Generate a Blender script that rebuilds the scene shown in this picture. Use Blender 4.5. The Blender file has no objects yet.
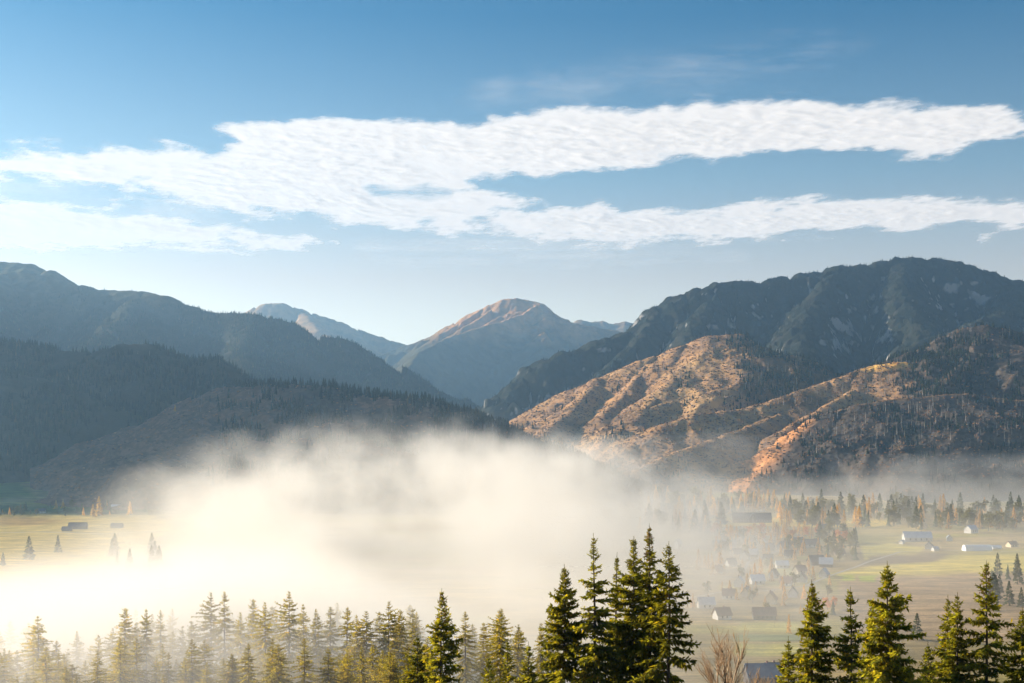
import bpy, math, random
import numpy as np

PI = math.pi
C = bpy.context.scene.collection
scn = bpy.context.scene
RNG = np.random.default_rng(7)
random.seed(7)

# ------------------------------------------------------------------ frame of reference
F = 1280.0          # focal length in pixels of a 1024 wide picture (45 mm)
HX, HY = 512.0, 440.0   # vanishing point of the level view direction
ZC = 115.0          # eye height above the valley floor
SUN_AZ, SUN_EL = math.radians(-66.0), math.radians(18.0)   # left of the view direction, low


def W(px, py, d):
    return np.array([(px - HX) / F * d, d, ZC - (py - HY) / F * d])


# ------------------------------------------------------------------ noise
def _hash(ix, iy, seed):
    h = (ix.astype(np.int64) * 374761393 + iy.astype(np.int64) * 668265263 + seed * 1442695041) & 0xFFFFFFFF
    h = ((h ^ (h >> 13)) * 1274126177) & 0xFFFFFFFF
    return (h ^ (h >> 16)) & 0xFFFF


def perlin(x, y, seed=0):
    ix, iy = np.floor(x), np.floor(y)
    fx, fy = x - ix, y - iy

    def g(dx, dy):
        a = _hash(ix + dx, iy + dy, seed) / 65536.0 * 2 * PI
        return np.cos(a) * (fx - dx) + np.sin(a) * (fy - dy)
    u = fx * fx * fx * (fx * (fx * 6 - 15) + 10)
    v = fy * fy * fy * (fy * (fy * 6 - 15) + 10)
    a = g(0, 0) * (1 - u) + g(1, 0) * u
    b = g(0, 1) * (1 - u) + g(1, 1) * u
    return (a * (1 - v) + b * v) * 1.4


def fbm(x, y, octs=5, seed=0, gain=0.5):
    s, a, f = 0, 1.0, 1.0
    for o in range(octs):
        s = s + a * perlin(x * f, y * f, seed + o * 17)
        a *= gain
        f *= 2.03
    return s


def ridged(x, y, octs=4, seed=0):
    s, a, f = 0, 1.0, 1.0
    for o in range(octs):
        s = s + a * (1 - np.abs(perlin(x * f, y * f, seed + o * 31)) * 2)
        a *= 0.5
        f *= 2.1
    return s / 1.9


def sstep(a, b, x):
    t = np.clip((x - a) / (b - a), 0, 1)
    return t * t * (3 - 2 * t)


# ------------------------------------------------------------------ object helpers
def tag(o, label=None, cat=None, group=None, kind=None):
    if label:
        o['label'] = label
    if cat:
        o['category'] = cat
    if group:
        o['group'] = group
    if kind:
        o['kind'] = kind
    return o


def mesh_np(name, V, faces_flat, loop_counts, mats=(), matidx=None, smooth=False):
    V = np.asarray(V, np.float32)
    me = bpy.data.meshes.new(name)
    me.vertices.add(len(V))
    me.vertices.foreach_set('co', V.ravel())
    ff = np.asarray(faces_flat, np.int32).ravel()
    lc = np.asarray(loop_counts, np.int32)
    me.loops.add(len(ff))
    me.loops.foreach_set('vertex_index', ff)
    me.polygons.add(len(lc))
    st = np.zeros(len(lc), np.int32)
    st[1:] = np.cumsum(lc)[:-1]
    me.polygons.foreach_set('loop_start', st)
    for m in mats:
        me.materials.append(m)
    if matidx is not None:
        me.polygons.foreach_set('material_index', np.asarray(matidx, np.int32))
    if smooth:
        me.polygons.foreach_set('use_smooth', np.ones(len(lc), bool))
    me.update(calc_edges=True)
    return me


def link(name, me, parent=None, loc=None):
    o = bpy.data.objects.new(name, me)
    C.objects.link(o)
    if parent is not None:
        o.parent = parent
    if loc is not None:
        o.location = loc
    return o


def empty(name, loc, rz=0.0):
    o = bpy.data.objects.new(name, None)
    C.objects.link(o)
    o.location = loc
    o.rotation_euler = (0, 0, rz)
    o.empty_display_size = 0.5
    return o


class MB:
    """collects polygons with material slots"""
    def __init__(s):
        s.v, s.f, s.m = [], [], []

    def poly(s, pts, m=0):
        b = len(s.v)
        s.v += [tuple(p) for p in pts]
        s.f.append(list(range(b, b + len(pts))))
        s.m.append(m)

    def box(s, x0, x1, y0, y1, z0, z1, m=0):
        p = [(x0, y0, z0), (x1, y0, z0), (x1, y1, z0), (x0, y1, z0), (x0, y0, z1), (x1, y0, z1), (x1, y1, z1), (x0, y1, z1)]
        for q in ((0, 3, 2, 1), (4, 5, 6, 7), (0, 1, 5, 4), (1, 2, 6, 5), (2, 3, 7, 6), (3, 0, 4, 7)):
            s.poly([p[i] for i in q], m)

    def tube(s, pts, rad, n=6, m=0):
        pts = [np.asarray(p, float) for p in pts]
        b = len(s.v)
        for i, p in enumerate(pts):
            d = pts[min(i + 1, len(pts) - 1)] - pts[max(i - 1, 0)]
            d = d / (np.linalg.norm(d) + 1e-9)
            a = np.cross(d, (0.31, 0.95, 0.02) if abs(d[2]) > 0.8 else (0, 0, 1.0))
            a /= np.linalg.norm(a) + 1e-9
            c = np.cross(d, a)
            for k in range(n):
                t = 2 * PI * k / n
                s.v.append(tuple(p + rad[i] * (math.cos(t) * a + math.sin(t) * c)))
        for i in range(len(pts) - 1):
            for k in range(n):
                k2 = (k + 1) % n
                s.f.append([b + i * n + k, b + i * n + k2, b + (i + 1) * n + k2, b + (i + 1) * n + k])
                s.m.append(m)

    def mesh(s, name, mats, smooth=False):
        fl = [i for f in s.f for i in f]
        return mesh_np(name, np.array(s.v), fl, [len(f) for f in s.f], mats, s.m, smooth)


# ------------------------------------------------------------------ materials
def new_mat(name):
    m = bpy.data.materials.new(name)
    m.use_nodes = True
    nt = m.node_tree
    for n in list(nt.nodes):
        nt.nodes.remove(n)
    out = nt.nodes.new('ShaderNodeOutputMaterial')
    return m, nt, out


def N(nt, t, **kw):
    n = nt.nodes.new(t)
    for k, v in kw.items():
        if k in n.inputs.keys() if isinstance(k, str) else False:
            n.inputs[k].default_value = v
        else:
            setattr(n, k, v)
    return n


def ramp(nt, fac, stops):
    r = nt.nodes.new('ShaderNodeValToRGB')
    el = r.color_ramp.elements
    while len(el) < len(stops):
        el.new(0.5)
    for e, (p, c) in zip(el, stops):
        e.position = p
        e.color = (*c, 1)
    nt.links.new(fac, r.inputs[0])
    return r.outputs[0]


def noise_tex(nt, scale, detail=4, rough=0.55, coord='Object', stretch=None, dist=0.0):
    tc = nt.nodes.new('ShaderNodeTexCoord')
    src = tc.outputs[coord]
    if stretch:
        mp = nt.nodes.new('ShaderNodeMapping')
        mp.inputs['Scale'].default_value = stretch
        nt.links.new(src, mp.inputs[0])
        src = mp.outputs[0]
    n = nt.nodes.new('ShaderNodeTexNoise')
    n.inputs['Scale'].default_value = scale
    n.inputs['Detail'].default_value = detail
    n.inputs['Roughness'].default_value = rough
    n.inputs['Distortion'].default_value = dist
    nt.links.new(src, n.inputs['Vector'])
    return n.outputs[0]


def mix(nt, fac, a, b, mode='MIX'):
    m = nt.nodes.new('ShaderNodeMix')
    m.data_type = 'RGBA'
    m.blend_type = mode
    if isinstance(fac, (int, float)):
        m.inputs[0].default_value = fac
    else:
        nt.links.new(fac, m.inputs[0])
    for sock, v in ((6, a), (7, b)):
        if isinstance(v, tuple):
            m.inputs[sock].default_value = (*v, 1)
        else:
            nt.links.new(v, m.inputs[sock])
    return m.outputs[2]


def simple(name, c1, c2, scale=2.0, rough=0.8, spec=0.2, bump=0.0, detail=4):
    m, nt, out = new_mat(name)
    n = noise_tex(nt, scale, detail)
    col = ramp(nt, n, [(0.32, c1), (0.68, c2)])
    b = nt.nodes.new('ShaderNodeBsdfPrincipled')
    nt.links.new(col, b.inputs['Base Color'])
    b.inputs['Roughness'].default_value = rough
    b.inputs['Specular IOR Level'].default_value = spec
    if bump:
        bp = nt.nodes.new('ShaderNodeBump')
        bp.inputs['Strength'].default_value = bump
        nt.links.new(n, bp.inputs['Height'])
        nt.links.new(bp.outputs[0], b.inputs['Normal'])
    nt.links.new(b.outputs[0], out.inputs[0])
    return m


def foliage(name, c1, c2, scale=0.6, trans=0.35, tcol=None, attr=None):
    """diffuse + translucent leaves; a per-face tint attribute varies the clumps"""
    m, nt, out = new_mat(name)
    n = noise_tex(nt, scale, 3)
    col = ramp(nt, n, [(0.35, c1), (0.65, c2)])
    if attr:
        a = nt.nodes.new('ShaderNodeAttribute')
        a.attribute_name = attr
        col = mix(nt, 1.0, col, a.outputs[0], 'MULTIPLY')
    oi = nt.nodes.new('ShaderNodeObjectInfo')
    hs = nt.nodes.new('ShaderNodeHueSaturation')
    mr = nt.nodes.new('ShaderNodeMapRange')
    mr.inputs['To Min'].default_value = 0.75
    mr.inputs['To Max'].default_value = 1.25
    nt.links.new(oi.outputs['Random'], mr.inputs[0])
    nt.links.new(mr.outputs[0], hs.inputs['Value'])
    nt.links.new(col, hs.inputs['Color'])
    col = hs.outputs[0]
    d = nt.nodes.new('ShaderNodeBsdfDiffuse')
    nt.links.new(col, d.inputs[0])
    t = nt.nodes.new('ShaderNodeBsdfTranslucent')
    tc = mix(nt, 1.0, col, tcol or (1.5, 1.4, 0.5), 'MULTIPLY')
    nt.links.new(tc, t.inputs[0])
    ms = nt.nodes.new('ShaderNodeMixShader')
    ms.inputs[0].default_value = trans
    nt.links.new(d.outputs[0], ms.inputs[1])
    nt.links.new(t.outputs[0], ms.inputs[2])
    nt.links.new(ms.outputs[0], out.inputs[0])
    return m


def terrain_mat(name, stops, patch, s_big, s_small, small_amt=0.6, bump=0.0, rock=None):
    """stops: ramp of the coarse noise; patch: colour of fine speckle; rock: colour on the steepest faces"""
    m, nt, out = new_mat(name)
    n1 = noise_tex(nt, s_big, 6, 0.62, dist=0.6)
    col = ramp(nt, n1, stops)
    n2 = noise_tex(nt, s_small, 4, 0.65)
    f2 = ramp(nt, n2, [(0.45, (0, 0, 0)), (0.62, (small_amt,) * 3)])
    col = mix(nt, f2, col, patch)
    a = nt.nodes.new('ShaderNodeAttribute')
    a.attribute_name = 'Tint'
    col = mix(nt, 1.0, col, a.outputs[0], 'MULTIPLY')
    if rock:
        ge = nt.nodes.new('ShaderNodeNewGeometry')
        sx = nt.nodes.new('ShaderNodeSeparateXYZ')
        nt.links.new(ge.outputs['Normal'], sx.inputs[0])
        n3 = noise_tex(nt, 0.02, 5, 0.6)
        ad = nt.nodes.new('ShaderNodeMath')
        ad.operation = 'MULTIPLY_ADD'
        ad.inputs[1].default_value = 0.35
        nt.links.new(n3, ad.inputs[0])
        nt.links.new(sx.outputs[2], ad.inputs[2])
        f3 = ramp(nt, ad.outputs[0], [(rock[1], (1, 1, 1)), (rock[2], (0, 0, 0))])
        col = mix(nt, f3, col, rock[0])
    b = nt.nodes.new('ShaderNodeBsdfDiffuse')
    nt.links.new(col, b.inputs[0])
    if bump:
        bp = nt.nodes.new('ShaderNodeBump')
        bp.inputs['Strength'].default_value = 0.7
        bp.inputs['Distance'].default_value = bump
        nt.links.new(n2, bp.inputs['Height'])
        nt.links.new(bp.outputs[0], b.inputs['Normal'])
    nt.links.new(b.outputs[0], out.inputs[0])
    return m


# ------------------------------------------------------------------ ground
_GR = [-400, 0, 6, 15, 60, 100, 150, 250, 350, 450, 550, 640, 20000]
_GZ = [113.2, 113.3, 113.2, 111, 98, 85.5, 73, 55, 37, 18, 4.5, 0, 0]


def ground_h(x, y):
    x = np.asarray(x, float)
    y = np.asarray(y, float)
    r = np.where(y > 0, np.sqrt(y * y + (0.35 * x) ** 2), y)
    z = np.interp(r, _GR, _GZ)
    far = sstep(500, 900, y)
    z = z + far * 3.0 * fbm(x / 420.0, y / 420.0, 3, 5)
    z = z + (1 - far) * 0.8 * fbm(x / 30.0, y / 30.0, 3, 9) * sstep(5, 40, y)
    z = z + 22 * sstep(1950, 2600, y) * sstep(7000, 3000, y)
    z = z + 16 * sstep(-350, -900, x) * sstep(1800, 2300, y)
    return z


def ground_at(px, py):
    """point of the ground seen at a pixel"""
    d = 640.0
    for _ in range(60):
        x = (px - HX) / F * d
        z = float(ground_h(x, d))
        dn = (ZC - z) * F / max(py - HY, 4.0)
        d = d * 0.6 + dn * 0.4
    x = (px - HX) / F * d
    return np.array([x, d, float(ground_h(x, d))])


def poly_sd(px, py, poly):
    """signed distance in pixels, positive inside"""
    P = np.array(poly, float)
    inside = np.zeros(px.shape, bool)
    dm = np.full(px.shape, 1e9)
    n = len(P)
    for i in range(n):
        x0, y0 = P[i]
        x1, y1 = P[(i + 1) % n]
        cond = ((y0 > py) != (y1 > py)) & (px < (x1 - x0) * (py - y0) / ((y1 - y0) if y1 != y0 else 1e-9) + x0)
        inside ^= cond
        dx, dy = x1 - x0, y1 - y0
        t = np.clip(((px - x0) * dx + (py - y0) * dy) / (dx * dx + dy * dy + 1e-9), 0, 1)
        dm = np.minimum(dm, np.hypot(px - x0 - t * dx, py - y0 - t * dy))
    return np.where(inside, dm, -dm)


def grid_faces(nr, nc):
    i = np.arange(nr - 1)[:, None] * nc + np.arange(nc - 1)[None, :]
    return np.stack([i, i + 1, i + nc + 1, i + nc], -1).reshape(-1, 4)


# fields seen on the valley floor: (outline in picture pixels, albedo, softness)
STRAW = (0.50, 0.38, 0.13)
FIELDS = [
    ([(-80, 514), (150, 514), (175, 525), (150, 545), (120, 560), (60, 575), (-80, 575)], STRAW, 3),
    ([(-80, 516), (30, 517), (70, 521), (20, 526), (-80, 527)], (0.40, 0.27, 0.10), 1.5),
    ([(-80, 480), (20, 482), (35, 497), (-80, 502)], (0.13, 0.19, 0.06), 3),
    ([(-80, 505), (150, 506), (150, 513), (-80, 513)], (0.16, 0.20, 0.08), 2),
    ([(700, 519), (890, 519), (890, 527), (705, 526.5)], (0.78, 0.56, 0.11), 1.2),
    ([(832, 573), (880, 566), (930, 560), (985, 556), (1120, 552), (1120, 572), (1000, 573), (930, 577), (860, 579)], (0.62, 0.50, 0.12), 1.5),
    ([(860, 545), (890, 542), (925, 548), (915, 557), (866, 560)], (0.60, 0.50, 0.12), 1.5),
    ([(870, 556), (960, 553), (930, 561), (860, 566)], (0.20, 0.15, 0.10), 2),
    ([(838, 576), (1120, 571), (1120, 640), (845, 640)], (0.42, 0.30, 0.18), 4),
    ([(840, 574), (852, 574), (856, 580), (842, 581)], (0.45, 0.48, 0.06), 1),
    ([(858, 576), (876, 575), (876, 582), (860, 581)], (0.40, 0.44, 0.07), 1),
    ([(740, 624), (800, 622), (800, 631), (738, 632)], (0.46, 0.42, 0.14), 1.5),
    ([(736, 635), (800, 634), (800, 640), (736, 641)], (0.22, 0.25, 0.12), 1),
    ([(735, 643), (800, 642), (800, 655), (733, 655)], (0.48, 0.43, 0.14), 1.5),
    ([(757, 569), (800, 567), (803, 575), (770, 577)], (0.50, 0.46, 0.20), 1),
    ([(718, 585), (738, 585), (738, 589), (716, 589)], (0.48, 0.42, 0.16), 1),
    ([(860, 528), (925, 525), (925, 532), (862, 533)], (0.50, 0.38, 0.14), 1),
    ([(790, 556), (840, 555), (845, 560), (795, 561)], (0.42, 0.36, 0.14), 1),
]


def build_ground():
    ys = np.concatenate([np.linspace(-120, 0, 12), np.linspace(4, 600, 90)[0:],
                         115 * F / np.linspace(238, 64, 190), np.linspace(2330, 4000, 30), np.geomspace(4300, 16000, 16)])
    pxs = np.arange(-720, 1744, 3.5)
    Y, PX = np.meshgrid(ys, pxs, indexing='ij')
    X = (PX - HX) / F * (np.maximum(Y, 0) + 140)
    Z = ground_h(X, Y)
    V = np.stack([X, Y, Z], -1).reshape(-1, 3)
    # albedo of the ground cover
    yy = np.maximum(Y, 1)
    sx, sy = HX + F * X / yy, HY - F * (Z - ZC) / yy
    base = np.array([0.37, 0.28, 0.14])
    col = np.broadcast_to(base, X.shape + (3,)).copy()
    k = fbm(X / 150, Y / 60, 4, 3)[..., None]
    col = col * (1 + 0.35 * k)
    green = sstep(0.0, 0.4, fbm(X / 220, Y / 120, 3, 21))[..., None]
    col = col * (1 - green) + green * np.array([0.36, 0.31, 0.10])
    wob = 2.0 * fbm(X / 60, Y / 60, 3, 77)
    for poly, c, soft in FIELDS:
        sd = poly_sd(sx, sy + wob, poly)
        a = (sstep(-soft, soft, sd) * (Y > 450))[..., None]
        streak = 1 + 0.22 * fbm(X / 90, Y / 14, 3, 55)[..., None]
        col = col * (1 - a) + a * np.array(c) * streak
    near = sstep(480, 380, Y)[..., None]
    col = col * (1 - near) + near * np.array([0.045, 0.05, 0.02]) * (1 + 0.4 * k)
    m, nt, out = new_mat('meadow_ground')
    a = nt.nodes.new('ShaderNodeAttribute')
    a.attribute_name = 'Tint'
    n1 = noise_tex(nt, 0.05, 6, 0.6)
    f = ramp(nt, n1, [(0.3, (0.7, 0.7, 0.72)), (0.7, (1.25, 1.2, 1.1))])
    c = mix(nt, 1.0, a.outputs[0], f, 'MULTIPLY')
    n4 = noise_tex(nt, 1.0, 3, 0.6, stretch=(.012, .16, .1))
    c = mix(nt, 1.0, c, ramp(nt, n4, [(0.36, (0.78, 0.8, 0.78)), (0.62, (1.2, 1.17, 1.1))]), 'MULTIPLY')
    n2 = noise_tex(nt, 0.6, 4, 0.6)
    f2 = ramp(nt, n2, [(0.3, (0.75, 0.75, 0.75)), (0.7, (1.2, 1.2, 1.2))])
    c = mix(nt, 1.0, c, f2, 'MULTIPLY')
    b = nt.nodes.new('ShaderNodeBsdfDiffuse')
    nt.links.new(c, b.inputs[0])
    nt.links.new(b.outputs[0], out.inputs[0])
    me = mesh_np('ground', V, grid_faces(*X.shape), np.full((X.shape[0] - 1) * (X.shape[1] - 1), 4), [m], None, True)
    put_tint(me, col.reshape(-1, 3))
    o = link('ground', me)
    tag(o, kind='structure')


def put_tint(me, col, domain='POINT'):
    at = me.attributes.new('Tint', 'FLOAT_COLOR', domain)
    c = np.ones((len(col), 4), np.float32)
    c[:, :3] = np.clip(col, 0, 9)
    at.data.foreach_set('color', c.ravel())


# ------------------------------------------------------------------ mountains and hills
LAT = {}


def tent(lines, X, Y):
    """upper envelope of tents over 3D ridge lines; returns height and distance to the ridge that carries it"""
    H = np.full(X.shape, -1e9)
    D = np.full(X.shape, 1e9)
    rough = 1 + 0.30 * fbm(X / 330, Y / 330, 4, 41)
    for pts, slope, r in lines:
        P = [W(*p) for p in pts]
        for a, b in zip(P[:-1], P[1:]):
            dx, dy = b[0] - a[0], b[1] - a[1]
            t = np.clip(((X - a[0]) * dx + (Y - a[1]) * dy) / (dx * dx + dy * dy + 1e-6), 0, 1)
            d = np.hypot(X - a[0] - t * dx, Y - a[1] - t * dy)
            z = a[2] + t * (b[2] - a[2]) - slope * rough * (np.sqrt(d * d + r * r) - r)
            up = z > H
            H = np.where(up, z, H)
            D = np.where(up, d, D)
    return H, D


def build_hill(name, kind_label, lines, px0, px1, y0, y1, npx, ny, mat, gully=(40, 320, 0.0), seed=1, tint=None, crest=3.0, steps=None):
    pxs = np.linspace(px0, px1, npx)
    ys = np.linspace(y0, y1, ny)
    Y, PX = np.meshgrid(ys, pxs, indexing='ij')
    X = (PX - HX) / F * Y
    H, D = tent(lines, X, Y)
    amp, sc, _ = gully
    k = sstep(0, 2.2 * amp + 40, D)
    wx, wy = 50 * fbm(X / 400, Y / 400, 2, seed + 3), 50 * fbm(X / 400, Y / 400, 2, seed + 4)
    H = H - amp * k * (1 - ridged((X + wx) / sc, (Y + wy) / sc, 5, seed)) \
        + 0.12 * amp * k * fbm(X / (sc * .3), Y / (sc * .3), 4, seed + 9)
    H = H + crest * fbm(X / 45, Y / 45, 3, seed + 7)
    if steps:
        H = H + steps * sstep(.1, .5, fbm(X / 130, Y / 130, 4, seed + 13)) * sstep(0, 80, D)
    G = ground_h(X, Y)
    V = np.stack([X, Y, H], -1)
    Fc = grid_faces(ny, npx)
    ok = (H > G - 25).ravel()
    keep = ok[Fc].any(1)
    Fc = Fc[keep]
    me = mesh_np(name, V.reshape(-1, 3), Fc, np.full(len(Fc), 4), [mat], None, True)
    SY = HY - F * (H - ZC) / Y
    col = np.ones(X.shape + (3,))
    if tint is not None:
        col = tint(PX, SY, X, Y, H, D)
    put_tint(me, col.reshape(-1, 3))
    o = link(name, me)
    tag(o, kind='structure')
    # what the eye can nearly see: running minimum of the picture row from near to far
    run = np.minimum.accumulate(SY, 0)
    vis = (SY <= run + 10) & (H > G - 2)
    LAT[kind_label] = dict(px0=px0, px1=px1, y0=y0, y1=y1, npx=npx, ny=ny, H=H, SY=SY, vis=vis, D=D)
    return o


def lat_sample(L, px, y):
    u = (px - L['px0']) / (L['px1'] - L['px0']) * (L['npx'] - 1)
    v = (y - L['y0']) / (L['y1'] - L['y0']) * (L['ny'] - 1)
    iu = np.clip(u.astype(int), 0, L['npx'] - 2)
    iv = np.clip(v.astype(int), 0, L['ny'] - 2)
    fu, fv = u - iu, v - iv
    H = L['H']
    h = (H[iv, iu] * (1 - fu) + H[iv, iu + 1] * fu) * (1 - fv) + (H[iv + 1, iu] * (1 - fu) + H[iv + 1, iu + 1] * fu) * fv
    return h, L['vis'][iv, iu], L['D'][iv, iu]


def lat_hit(L, px, py):
    """nearest point of the hill seen at a pixel"""
    iu = int(np.clip((px - L['px0']) / (L['px1'] - L['px0']) * (L['npx'] - 1), 0, L['npx'] - 1))
    col = L['SY'][:, iu]
    ix = np.nonzero((col <= py) & L['vis'][:, iu])[0]
    if len(ix) == 0:
        return None
    y = L['y0'] + ix[0] / (L['ny'] - 1) * (L['y1'] - L['y0'])
    return np.array([(px - HX) / F * y, y, L['H'][ix[0], iu]])


# crest lines read from the picture, except the added off-frame ridge: (px, py, metres away)
M_FAR_LEFT = [([(-420, 300, 5400), (-200, 275, 5300), (-60, 262, 5200), (0, 262, 5200), (30, 264, 5200), (48, 270, 5150), (70, 282, 5100), (100, 290, 5050), (140, 291, 5000),
                (165, 296, 4950), (190, 306, 4900), (215, 313, 4850), (255, 314, 4800), (290, 322, 4750), (318, 336, 4700), (340, 339, 4660),
                (352, 354, 4640), (375, 359, 4600), (398, 366, 4560), (410, 378, 4520), (424, 396, 4480), (445, 412, 4400), (480, 440, 4300)], 0.55, 40),
              ([(140, 291, 5000), (120, 320, 4650), (90, 345, 4300)], 0.5, 40),
              ([(255, 314, 4800), (245, 345, 4450), (250, 372, 4150)], 0.5, 40),
              ([(352, 354, 4640), (345, 375, 4350), (350, 400, 4100)], 0.5, 40),
              ([(10, 263, 5200), (-20, 300, 4700), (-30, 330, 4300)], 0.5, 40)]
M_FAR_PEAK = [([(180, 345, 9600), (240, 316, 9500), (257, 307, 9500), (266, 303.5, 9500), (282, 303, 9500), (300, 309, 9500), (340, 322, 9500), (380, 337, 9500), (410, 346, 9500),
                (450, 362, 9300), (480, 385, 9000)], 0.6, 60),
              ([(300, 309, 9500), (320, 330, 8900), (350, 350, 8300)], 0.5, 60)]
M_PEAK = [([(380, 356, 8500), (405, 346, 8500), (430, 337, 8500), (450, 325, 8450), (470, 314, 8450), (490, 305, 8400), (503, 299.5, 8400), (515, 298, 8400), (524, 299.5, 8400), (540, 303, 8350),
           (556, 314, 8300), (575, 323, 8300), (600, 328, 8300), (640, 335, 8300), (700, 350, 8300)], 0.62, 20),
          ([(540, 303, 8350), (522, 314, 8150), (500, 322, 7950), (470, 330, 7700), (445, 339, 7450), (420, 352, 7100), (405, 372, 6700), (420, 400, 6200)], 0.66, 15),
          ([(503, 300, 8400), (480, 318, 8200), (462, 328, 8050)], 0.6, 10),
          ([(524, 299, 8400), (505, 314, 8220), (490, 322, 8080)], 0.6, 10),
          ([(485, 307, 8400), (462, 322, 8250), (440, 334, 8100)], 0.6, 10),
          ([(556, 314, 8300), (545, 345, 7700), (520, 380, 7000), (490, 405, 6400)], 0.6, 30)]
M_FAR_RIDGE = [([(540, 330, 10500), (565, 325, 10500), (580, 319.5, 10500), (590, 322, 10500), (603, 321, 10500), (612, 324, 10500), (625, 321.5, 10500), (633, 323, 10500), (660, 330, 10500), (720, 345, 10500)], 0.6, 30)]
M_RIGHT = [([(440, 450, 3700), (470, 425, 3800), (485, 410, 3900), (502, 395, 3950), (515, 388, 4000), (522, 379, 4020), (540, 368, 4080), (548, 360, 4100), (563, 353, 4150), (590, 347, 4200), (600, 340, 4240), (622, 333, 4300),
             (640, 325, 4350), (654, 317, 4400), (660, 307, 4430), (672, 301, 4450), (685, 295, 4480), (702, 289, 4500), (722, 283, 4550), (747, 281, 4600), (760, 284, 4600), (768, 284, 4600), (774, 279, 4620), (792, 277.5, 4650),
             (800, 273.5, 4650), (820, 273, 4680), (834, 268, 4700), (852, 266, 4720), (866, 266, 4740), (880, 262, 4770), (893, 259.5, 4800), (898, 257.5, 4800), (925, 259, 4820), (950, 261, 4850),
             (968, 265, 4850), (988, 273, 4850), (1002, 279, 4850), (1024, 282, 4850), (1100, 296, 4850), (1250, 310, 4900), (1450, 340, 4900)], 0.75, 45),
           ([(660, 307, 4430), (640, 340, 4150), (600, 375, 3900), (560, 400, 3700)], 0.65, 25),
           ([(722, 283, 4550), (700, 315, 4250), (690, 335, 4050)], 0.7, 30),
           ([(834, 268, 4700), (815, 300, 4350), (800, 325, 4050), (805, 352, 3800)], 0.65, 30),
           ([(898, 258, 4800), (905, 295, 4350), (925, 330, 4000)], 0.7, 40),
           ([(1010, 281, 4850), (1000, 312, 4300), (960, 330, 3950), (915, 345, 3700)], 0.6, 40)]
def PXY(x, y, z):
    return (HX + F * x / y, HY - F * (z - ZC) / y, y)


M_SHADE_RIDGE = [([PXY(-2950, 2900, 520), PXY(-2950, 3160, 980), PXY(-2950, 3500, 1150), PXY(-2950, 3850, 1160), PXY(-2960, 4300, 960), PXY(-2990, 5200, 820), PXY(-3200, 6500, 700)], 0.8, 30)]  # unseen ridge, added and shaped to throw shade on the left hills
H_BARE = [([(440, 480, 2900), (480, 458, 2980), (515, 433, 3080), (530, 421, 3120), (560, 401, 3200), (600, 378, 3260), (640, 361, 3300), (680, 346, 3320), (710, 336, 3330), (738, 334, 3330),
            (752, 341, 3320), (765, 350, 3300), (780, 358, 3280), (830, 372, 3250), (880, 376, 3200), (960, 390, 3200)], 0.52, 25),
          ([(712, 336, 3330), (692, 362, 3180), (664, 388, 3040), (640, 412, 2900), (612, 440, 2760), (588, 462, 2650), (560, 490, 2500)], 0.50, 18),
          ([(600, 378, 3260), (575, 405, 3080), (545, 432, 2900), (520, 455, 2760)], 0.50, 18),
          ([(655, 356, 3300), (630, 388, 3120), (606, 412, 2990), (580, 440, 2860)], 0.50, 14),
          ([(760, 345, 3320), (745, 375, 3150), (728, 398, 3020), (715, 412, 2900)], 0.50, 16),
          ([(800, 364, 3270), (790, 385, 3120), (770, 400, 2980)], 0.50, 16)]
H_MEADOW = [([(1060, 402, 2900), (1023, 400, 2900), (985, 398, 2900), (950, 394, 2900), (931, 378, 2920), (918, 367.5, 2930), (905, 362, 2940), (880, 364, 2940), (865, 368, 2930), (836, 378, 2900), (799, 391, 2850), (760, 404, 2800),
              (741, 409, 2780), (692, 415, 2720), (664, 424, 2680), (631, 446, 2600), (600, 466, 2520), (570, 490, 2430)], 0.50, 16),
            ([(836, 380, 2900), (779, 413, 2760), (738, 430, 2660), (711, 440, 2600), (681, 450, 2540), (637, 470, 2450), (610, 490, 2380)], 0.50, 12),
            ([(880, 366, 2940), (850, 392, 2820), (810, 415, 2720), (780, 432, 2620)], 0.50, 12)]
H_RIGHT = [([(820, 400, 2950), (860, 384, 2980), (884, 362, 3000), (912, 351, 3020), (930, 344, 3030), (945, 336, 3040), (965, 328, 3050), (985, 325, 3050), (1010, 330, 3050), (1060, 338, 3050), (1200, 360, 3050), (1400, 400, 3050)], 0.5, 25),
           ([(985, 325, 3050), (970, 352, 2900), (950, 378, 2760)], 0.5, 20),
           ([(1060, 338, 3050), (1050, 370, 2850), (1040, 400, 2700)], 0.5, 20)]
H_DARK = [([(776, 445, 2560), (800, 430, 2590), (831, 412, 2620), (860, 404, 2630), (897, 399, 2640), (929, 396, 2640), (965, 394, 2640), (1013, 400, 2640), (1100, 400, 2640), (1300, 430, 2640)], 0.46, 20),
          ([(776, 445, 2560), (764, 466, 2470), (750, 482, 2410), (738, 497, 2350), (725, 515, 2290)], 0.46, 7),
          ([(900, 399, 2640), (890, 430, 2510), (870, 465, 2400)], 0.46, 30),
          ([(990, 398, 2640), (985, 440, 2480), (975, 470, 2390)], 0.46, 30)]
H_LEFT = [([(-400, 350, 3300), (-150, 342, 3300), (0, 341, 3300), (25, 344, 3300), (60, 350, 3280), (92, 353, 3260), (108, 349, 3250), (122, 344, 3240), (150, 345, 3230), (164, 349, 3220), (174, 359, 3210),
            (184, 367, 3200), (190, 360, 3200), (198, 358.5, 3200), (216, 360, 3190), (222, 372, 3180), (236, 380, 3150), (258, 396, 3100), (300, 425, 3000), (360, 470, 2850)], 0.52, 25),
          ([(-200, 370, 2950), (0, 368, 2950), (40, 378, 2920), (80, 392, 2860), (130, 415, 2760), (170, 445, 2640)], 0.45, 30),
          ([(150, 345, 3230), (150, 375, 3020), (160, 400, 2880)], 0.5, 25)]
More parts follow.
